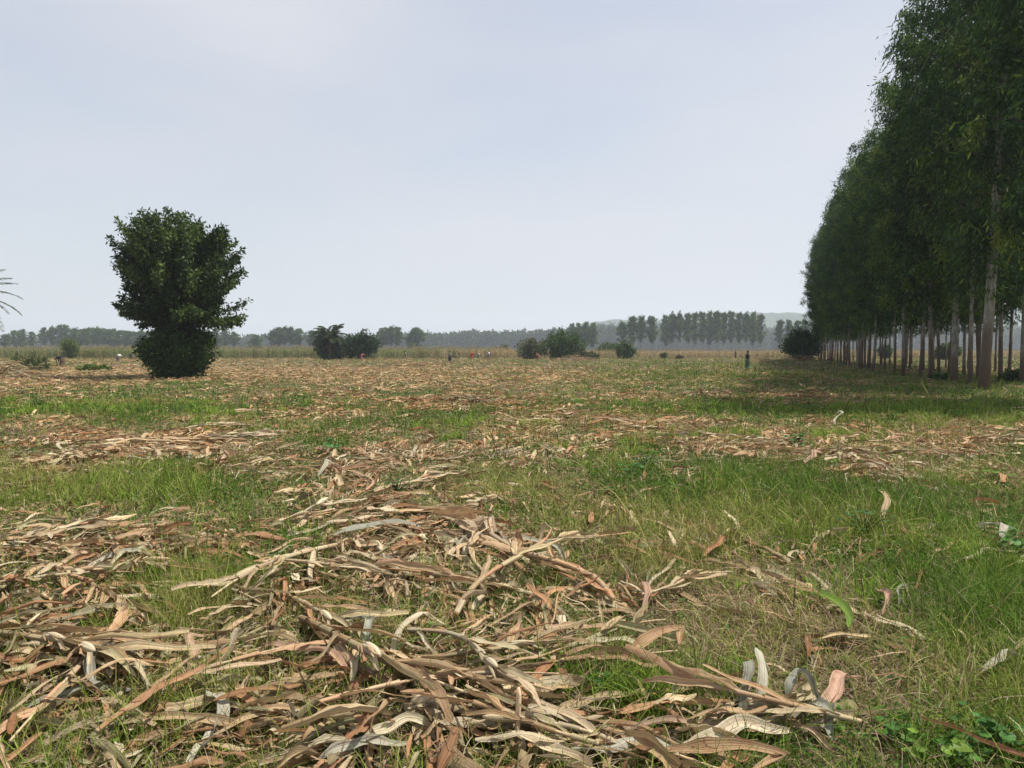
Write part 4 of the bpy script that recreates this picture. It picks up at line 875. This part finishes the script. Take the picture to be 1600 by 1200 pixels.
n = 15000; X = rng.uniform(-165, 190, n); dep = rng.random(n) ** 1.7 * 60; Y = edge(X) + .8 + np.round(dep / .8) * .8 + rng.normal(0, .1, n)
gfrac = np.clip(1.0 - (X + 24) / 22, 0.04, .93) ; isg = rng.random(n) < gfrac
keep = (np.abs(X / Y) < .76) & ~((X > rowx(Y) - 2) & (X < rowx(Y) + 12) & (Y < 150)); X, Y, isg = X[keep], Y[keep], isg[keep]; vi = rng.integers(0, 8, len(X))
hs = 1.0 + .10 * (fbm(X * .08, Y * .08, 5, 2) - .5) * 2 - .22 * (X > 0)
for i in range(8):
    for g_, src in ((True, MG[i]), (False, MBn[i])):
        k = (vi == i) & (isg == g_); dump(src, X[k], Y[k], rng.uniform(0, 6.28, k.sum()), hs[k] * rng.uniform(.88, 1.1, k.sum()))
M_crop = mat('maize_crop_leaf', rough=0.6, spec=0.25, attr=True, transl=0.3, objrand=.12)
crop = cmb.build('maize_crop', M_crop); tag(crop, kind='stuff', label='standing maize crop forming a long band across the field', cat='maize crop')
gm = [m_.build('maize_plant', M_crop, link=False).data for m_ in MG]; bm_ = [m_.build('maize_plant', M_crop, link=False).data for m_ in MBn]
for i in range(290):
    X1 = -118 + 205 * i / 289 + random.gauss(0, .15); Y1 = float(edge(X1)) + random.gauss(0, .12)
    if X1 > 46: X1 = 40 - random.random() * 100; Y1 = float(edge(X1)) + .4
    g_ = random.random() < min(.93, max(.04, 1 - (X1 + 24) / 22)); o = bpy.data.objects.new('maize_plant', random.choice(gm if g_ else bm_)); COL.objects.link(o)
    s = random.uniform(.85, 1.05) * (1 if X1 < 0 else .8); o.scale = (s, s, s); o.location = (X1, Y1, float(gh(X1, Y1))); o.rotation_euler = (0, 0, random.uniform(0, 6.28))
    tag(o, 'green standing maize plant at the front edge of the crop' if g_ else 'dry brown standing maize plant at the front edge of the crop', 'maize plant', 'green maize plants along the crop edge' if g_ else 'dry maize plants along the crop edge')

# ------------------------------------------------------------------ distant trees
FAR = [as_tree(400 + i, Ht=20, cb=5.4 + i * .6, Rc=3.9, nl=6000, ll=.7, r0=.20, nb=44, tseg=6, point=1.0) for i in range(5)]
ROUND = [as_tree(420 + i, Ht=14, cb=1.2, Rc=4.8, nl=9000, ll=.75, r0=.2, nb=44, tseg=6, point=1.0) for i in range(2)]
def far_tree(px, top, D, wpx, label, group, kind=None):
    x = at(px, D); h = (547.5 - top) / F * D + H_EYE; pr = (kind or FAR)[random.randrange(len(kind or FAR))]; h0 = 14.4 if kind else 20.6
    wd = wpx / F * D / (7.8 if kind else 6.3); put_tree(pr, x, D, 0, random.uniform(0, 6.28), wd, label, 'eucalyptus tree', group, sz=h / h0)
lb = 'hazy eucalyptus in the long treeline behind the lone tree'
for px, top in [(-12, 520), (10, 523), (25, 517), (36, 516), (51, 519), (70, 512), (83, 511), (94, 509), (105, 509), (118, 513), (128, 515), (137, 513), (146, 512), (154, 512), (162, 513), (170, 515), (178, 515), (187, 517), (195, 517), (203, 518), (212, 519), (222, 517), (234, 518), (246, 516),
                (258, 518), (270, 517), (284, 518), (298, 516), (312, 515), (325, 516), (338, 514), (352, 514), (366, 519)]:
    far_tree(px, top, 470 + random.uniform(-12, 12), random.uniform(13, 18), lb, 'eucalyptus trees of the long treeline')
far_tree(401, 525, 440, 19, 'single small round tree standing alone before the far forest', None, ROUND)
for px, top in [(427, 516), (436, 512), (446, 511), (456, 511), (467, 514)]: far_tree(px, top, 440, 16, 'tree in the domed five tree clump beyond the maize', 'trees of the domed clump')
for px, top in [(487, 517), (497, 519)]: far_tree(px, top, 440, 15, 'tree half hidden by the shaggy young palm', 'trees half hidden by the palm')
for px, top in [(596, 514), (604, 512), (612, 510), (622, 511)]: far_tree(px, top, 440, 15, 'tree in the four tree clump beyond the round dark bush', 'trees of the four tree clump')
far_tree(651, 513, 420, 27, 'single egg shaped tree standing before the blue forest', None, ROUND)
for px, top in [(893, 507), (904, 505), (915, 503), (926, 506)]: far_tree(px, top, 400, 15, 'tree in the clump above the creeper mound', 'trees above the creeper mound')
for px, top in [(972, 503), (988, 494), (1001, 493), (1018, 494)]: far_tree(px, top, 385, 17, 'tall tree in the four tree clump by the small dark bush', 'tall trees of the four tree clump')
for px, top in [(1040, 494), (1050, 489), (1061, 488), (1074, 489), (1085, 488), (1097, 487), (1108, 488), (1119, 486), (1130, 488), (1142, 486), (1154, 488), (1165, 489), (1176, 489), (1187, 491)]:
    far_tree(px, top, 400 + random.uniform(-8, 8), random.uniform(14, 17), 'tall pointed eucalyptus in the straight distant stand', 'eucalyptus trees of the distant stand')
for px, top in [(1218, 500), (1232, 500), (1245, 501), (1256, 500)]: far_tree(px, top, 400, 14, 'eucalyptus in the clump behind the large dark bush', 'eucalyptus trees behind the large dark bush')

# ------------------------------------------------------------------ far forest, hills
def forest(name, pts, D, depth, n, ll, label):
    """tree after tree along a band, tops following the given skyline"""
    px = np.array([p[0] for p in pts], float); tp = np.array([p[1] for p in pts], float); cr = MB(); k = n
    u = rng.uniform(px[0], px[-1], k); Y = D + rng.random(k) * depth; X = (u - 800) / F * Y
    top = (547.5 - np.interp(u, px, tp)) / F * D + rng.normal(0, 1.2, k) - 1.5; rr = rng.uniform(2.5, 4.5, k); m = 170
    d = rng.normal(size=(k, m, 3)); d /= np.linalg.norm(d, axis=2)[..., None]; e = np.stack([rr, rr, top * .36], 1)
    c = np.stack([X, Y, top * .66], 1); P = (c[:, None] + d * e[:, None] * (.55 + .45 * rng.random((k, m, 1)) ** .5)).reshape(-1, 3)
    lo = P.copy(); lo[:, 2] *= rng.random(len(P)) * .7; take = rng.random(len(P)) < .35; P = np.where(take[:, None], lo, P)
    N = len(P); cr.add(*leafs(P, rng.normal(0, 1, (N, 3)), ll * rng.uniform(.6, 1.4, N), ll * rng.uniform(.4, .9, N), np.array([[.035, .065, .022]]) * rng.uniform(.6, 1.5, (N, 1))))
    o = cr.build(name, M_euc); tag(o, label, 'forest', None, 'stuff'); return o
forest('forest', [(-260, 530), (0, 527), (200, 526), (380, 521), (420, 522), (480, 520), (560, 521), (640, 518), (700, 519), (740, 514), (800, 515), (860, 513), (900, 510), (950, 508), (1040, 507), (1200, 510), (1400, 512), (1900, 512)], 820, 60, 1700, 2.6, 'blue hazy plantation forest closing off the fields')
forest('forest', [(900, 507), (960, 503), (1000, 502), (1100, 505), (1250, 512), (1700, 505)], 1200, 60, 900, 3.2, 'higher forest ridge behind the plantation')
def hill(pts, D, depth, name='hill'):
    px = np.array([p[0] for p in pts], float); tp = np.array([p[1] for p in pts], float); n = 220; u = np.linspace(px[0], px[-1], n); hh = (547 - np.interp(u, px, tp)) / F * D
    hh = hh + (fbm(u * .09, u * 0 + 3, 8, 3) - .5) * 9 ; s = np.linspace(-1, 1, 30); prof = np.cos(s * PI / 2) ** 1.2
    V = np.stack([np.broadcast_to(((u - 800) / F * D)[:, None], (n, 30)), D + np.broadcast_to(s * depth, (n, 30)), np.maximum(hh, 0)[:, None] * prof[None] + (fbm(np.arange(n)[:, None] * .4 + s[None] * 0, s[None] * 9 + 0 * np.arange(n)[:, None], 2, 3) - .5) * 8 * prof[None] - 1], -1)
    idx = np.arange(n * 30).reshape(n, 30); q = np.stack([idx[:-1, :-1], idx[1:, :-1], idx[1:, 1:], idx[:-1, 1:]], -1).reshape(-1, 4); o = make_mesh(name, V.reshape(-1, 3), [q], M_hill, smooth=True); tag(o, kind='structure')
hill([(800, 547), (880, 515), (930, 502), (962, 499), (1000, 502), (1060, 500), (1120, 492), (1180, 489), (1225, 488), (1260, 491), (1330, 492), (1420, 488), (1500, 486), (1650, 486), (1900, 500)], 2300, 350)

# ------------------------------------------------------------------ people
def cloth(name, color): return mat(name, color, rough=.9, spec=.1, noise=('Object', (1, 1, 1), 9.0, .8, 1.2))
M_skin = mat('dark_skin', (.055, .030, .020), rough=.5, spec=.4)
def skin_body(parent, V, E, Rd, root_i):
    me = bpy.data.meshes.new('body'); me.from_pydata(V, E, []); me.update(); o = bpy.data.objects.new('body', me); COL.objects.link(o); o.parent = parent
    m = o.modifiers.new('skin', 'SKIN'); sv = me.skin_vertices[0].data if me.skin_vertices else None
    if sv is None:
        bpy.context.view_layer.objects.active = o; bpy.ops.mesh.customdata_skin_add(); sv = me.skin_vertices[0].data
    for i, r_ in enumerate(Rd): sv[i].radius = (r_, r_)
    sv[root_i].use_root = True; m.use_smooth_shade = True; s = o.modifiers.new('sub', 'SUBSURF'); s.levels = 1; s.render_levels = 1; me.materials.append(M_skin); return o
def loft(name, rings, m, parent, n=14, cap=True):
    """rings: (x,y,z, rx, ry)"""
    mb = MB(); a = np.arange(n) / n * 2 * PI; V = [np.stack([x + rx * np.cos(a) * (1 + .04 * np.sin(5 * a)), y + ry * np.sin(a) * (1 + .04 * np.cos(4 * a)), 0 * a + z], 1) for x, y, z, rx, ry in rings]
    k = len(rings); idx = np.arange(k * n).reshape(k, n); q = np.stack([idx[:-1], np.roll(idx[:-1], -1, 1), np.roll(idx[1:], -1, 1), idx[1:]], -1).reshape(-1, 4); mb.add(np.concatenate(V), [q] + ([idx[0][None], idx[-1][None]] if cap else [])); return mb.build(name, m, parent, smooth=True)
def person(px, py, h, pose, top_c, skirt_c, label, rz=0.0, head_c=None, D=None, skirt=True):
    x, y = G(px, py) if D is None else (at(px, D), D); root = empty('person', (x, y, float(gh(x, y))), rz); root.scale = (h / 1.65,) * 3
    V = []; E = []; Rd = []
    def add(p, r_, par=None):
        V.append(p); Rd.append(r_); i = len(V) - 1
        if par is not None: E.append((par, i))
        return i
    def hand(w_, d, par):            # d: direction of the hand; palm and five unequal fingers
        d = np.array(d) / np.linalg.norm(d); w_ = np.array(w_); s_ = np.array([0, 1, 0.]) if abs(d[1]) < .8 else np.array([1, 0, 0.])
        p_ = add(tuple(w_ + d * .07), .028, par)
        for k, (o_, l_) in enumerate([(-.032, .070), (-.011, .082), (.011, .076), (.030, .060)]):
            a_ = add(tuple(w_ + d * .10 + s_ * o_), .009, p_); add(tuple(w_ + d * (.10 + l_) + s_ * o_ + np.array([.015, 0, 0])), .0075, a_)
        a_ = add(tuple(w_ + d * .05 - s_ * .045), .010, p_); add(tuple(w_ + d * .09 - s_ * .06), .008, a_)
    if pose == 'stand':
        pv = add((0, 0, .92), .125); ch = add((0, 0, 1.18), .12, pv); sh = add((0, 0, 1.36), .10, ch); nk = add((0, .0, 1.44), .05, sh); hd = add((0.01, 0, 1.53), .085, nk); add((.01, 0, 1.62), .07, hd)
        for s in (-1, 1):
            k = add((.02, s * .10, .5), .062, add((0, s * .10, .82), .085, pv)); a_ = add((-.01, s * .11, .09), .04, k); add((.13, s * .12, .03), .03, a_)
            so_ = add((0, s * .18, 1.34), .055, sh); el_ = add((.03, s * .23, 1.08), .04, so_); wr = add((.20, s * .10, 1.04), .028, el_); hand((.20, s * .10, 1.04), (.7, -s * .4, .1), wr)
        c = loft('blouse', [(0, 0, .88, .15, .19), (0, 0, 1.05, .14, .17), (0, 0, 1.25, .15, .21), (0, 0, 1.37, .11, .19), (0, 0, 1.43, .06, .08)], cloth('blouse_cloth', top_c), root)
        if skirt: loft('skirt', [(0, 0, .22, .24, .27), (0, 0, .55, .21, .24), (0, 0, .85, .17, .21), (0, 0, .98, .145, .175)], cloth('skirt_cloth', skirt_c), root)
        hc = (.012, 0, 1.60)
    else:                            # bent forward from the hips, hands near the ground (faces +x)
        pv = add((0, 0, .90), .125); ch = add((.26, 0, .98), .12, pv); sh = add((.46, 0, .93), .10, ch); nk = add((.54, 0, .88), .05, sh); hd = add((.62, 0, .83), .085, nk); add((.70, 0, .80), .07, hd)
        for s in (-1, 1):
            k = add((.03, s * .10, .48), .062, add((0, s * .10, .80), .085, pv)); a_ = add((-.03, s * .11, .09), .04, k); add((.11, s * .12, .03), .03, a_)
            so_ = add((.44, s * .17, .88), .055, sh); el_ = add((.46, s * .19, .60), .04, so_); wr = add((.50, s * .12, .34), .028, el_); hand((.50, s * .12, .34), (.2, 0, -1), wr)
        mb = MB(); tube(mb, [(-.06, 0, .90), (.1, 0, .97), (.28, 0, 1.0), (.44, 0, .95), (.52, 0, .90)], [.17, .17, .165, .16, .09], 14); mb.build('blouse', cloth('blouse_cloth', top_c), root, smooth=True)
        if skirt: loft('skirt', [(-.02, 0, .18, .25, .28), (-.03, 0, .5, .24, .26), (-.03, 0, .8, .21, .22), (.0, 0, .98, .16, .17), (.03, 0, 1.03, .07, .09)], cloth('skirt_cloth', skirt_c), root)
        hc = (.67, 0, .85)
    skin_body(root, V, E, Rd, 0)
    loft('headscarf' if head_c else 'hair', [(hc[0] - .01, 0, hc[2] - .05, .093, .086), (hc[0] - .015, 0, hc[2] + .01, .095, .088), (hc[0] - .015, 0, hc[2] + .06, .07, .065), (hc[0] - .01, 0, hc[2] + .085, .02, .02)], cloth('head_cloth', head_c or (.015, .012, .01)), root)
    tag(root, label, 'person'); return root
person(1168, 579, 1.66, 'stand', (.03, .028, .03), (.07, .11, .06), 'person standing in the field in a dark top and green patterned skirt, hands held together', R(200))
person(97, 574, 1.62, 'bend', (.02, .018, .022), (.085, .06, .045), 'person bending over the litter in a black top and brown skirt', R(180))
person(185, 567, 1.6, 'bend', (.62, .60, .58), (.10, .085, .085), 'person stooping away in a white top and grey skirt near the lone tree', R(80), (.55, .53, .5))
person(205, 0, 1.5, 'bend', (.03, .03, .035), (.04, .035, .04), 'dark clothed person stooping at the maize edge beside the lone tree', R(140), D=140)
person(703, 567, 1.6, 'stand', (.16, .15, .15), (.03, .025, .03), 'person standing in a grey top and black skirt in mid field', R(-30))
person(634, 0, 1.45, 'stand', (.42, .36, .34), (.18, .10, .09), 'small distant person in a pale top before the green maize', R(20), D=143)
person(764, 0, 1.5, 'stand', (.66, .64, .64), (.12, .08, .08), 'small distant person in a white shirt beside the red clothed one', R(-60), D=144)
person(737, 0, 1.6, 'bend', (.36, .03, .02), (.30, .03, .02), 'distant person in bright red clothes bending down', R(0), D=140)
person(748, 0, 1.4, 'bend', (.35, .34, .33), (.10, .13, .08), 'distant person crouching between the red clothed and white shirted ones', R(70), D=146)
person(565, 0, 1.5, 'bend', (.28, .09, .09), (.18, .07, .07), 'distant person in a pinkish red dress working before the round dark bush', R(20), D=131)
person(841, 0, 1.5, 'bend', (.30, .12, .08), (.24, .09, .06), 'distant person in orange red clothes between the two bushes', R(200), D=134)
person(1149, 0, 1.5, 'stand', (.03, .03, .03), (.08, .06, .05), 'distant dark clothed person far behind the standing one', R(0), D=140)

# ------------------------------------------------------------------ haze
hb = MB(); x0, x1, y0, y1, z0, z1 = -3300, 3300, -900, 4100, -1.3, 175
V = np.array([[x, y, z] for x in (x0, x1) for y in (y0, y1) for z in (z0, z1)]); hb.add(V, [np.array([[0, 1, 3, 2], [4, 6, 7, 5], [0, 4, 5, 1], [2, 3, 7, 6], [0, 2, 6, 4], [1, 5, 7, 3]])])
mh = bpy.data.materials.new('haze'); mh.use_nodes = True; n = mh.node_tree; n.nodes.clear(); o_ = n.nodes.new('ShaderNodeOutputMaterial'); pv = n.nodes.new('ShaderNodeVolumePrincipled')
pv.inputs['Color'].default_value = (.80, .885, 1.0, 1); pv.inputs['Density'].default_value = 0.00031; pv.inputs['Anisotropy'].default_value = 0.2
n.links.new(pv.outputs[0], o_.inputs['Volume']); hz = hb.build('haze', mh); tag(hz, kind='stuff', label='thin blue haze lying over the fields', cat='haze')
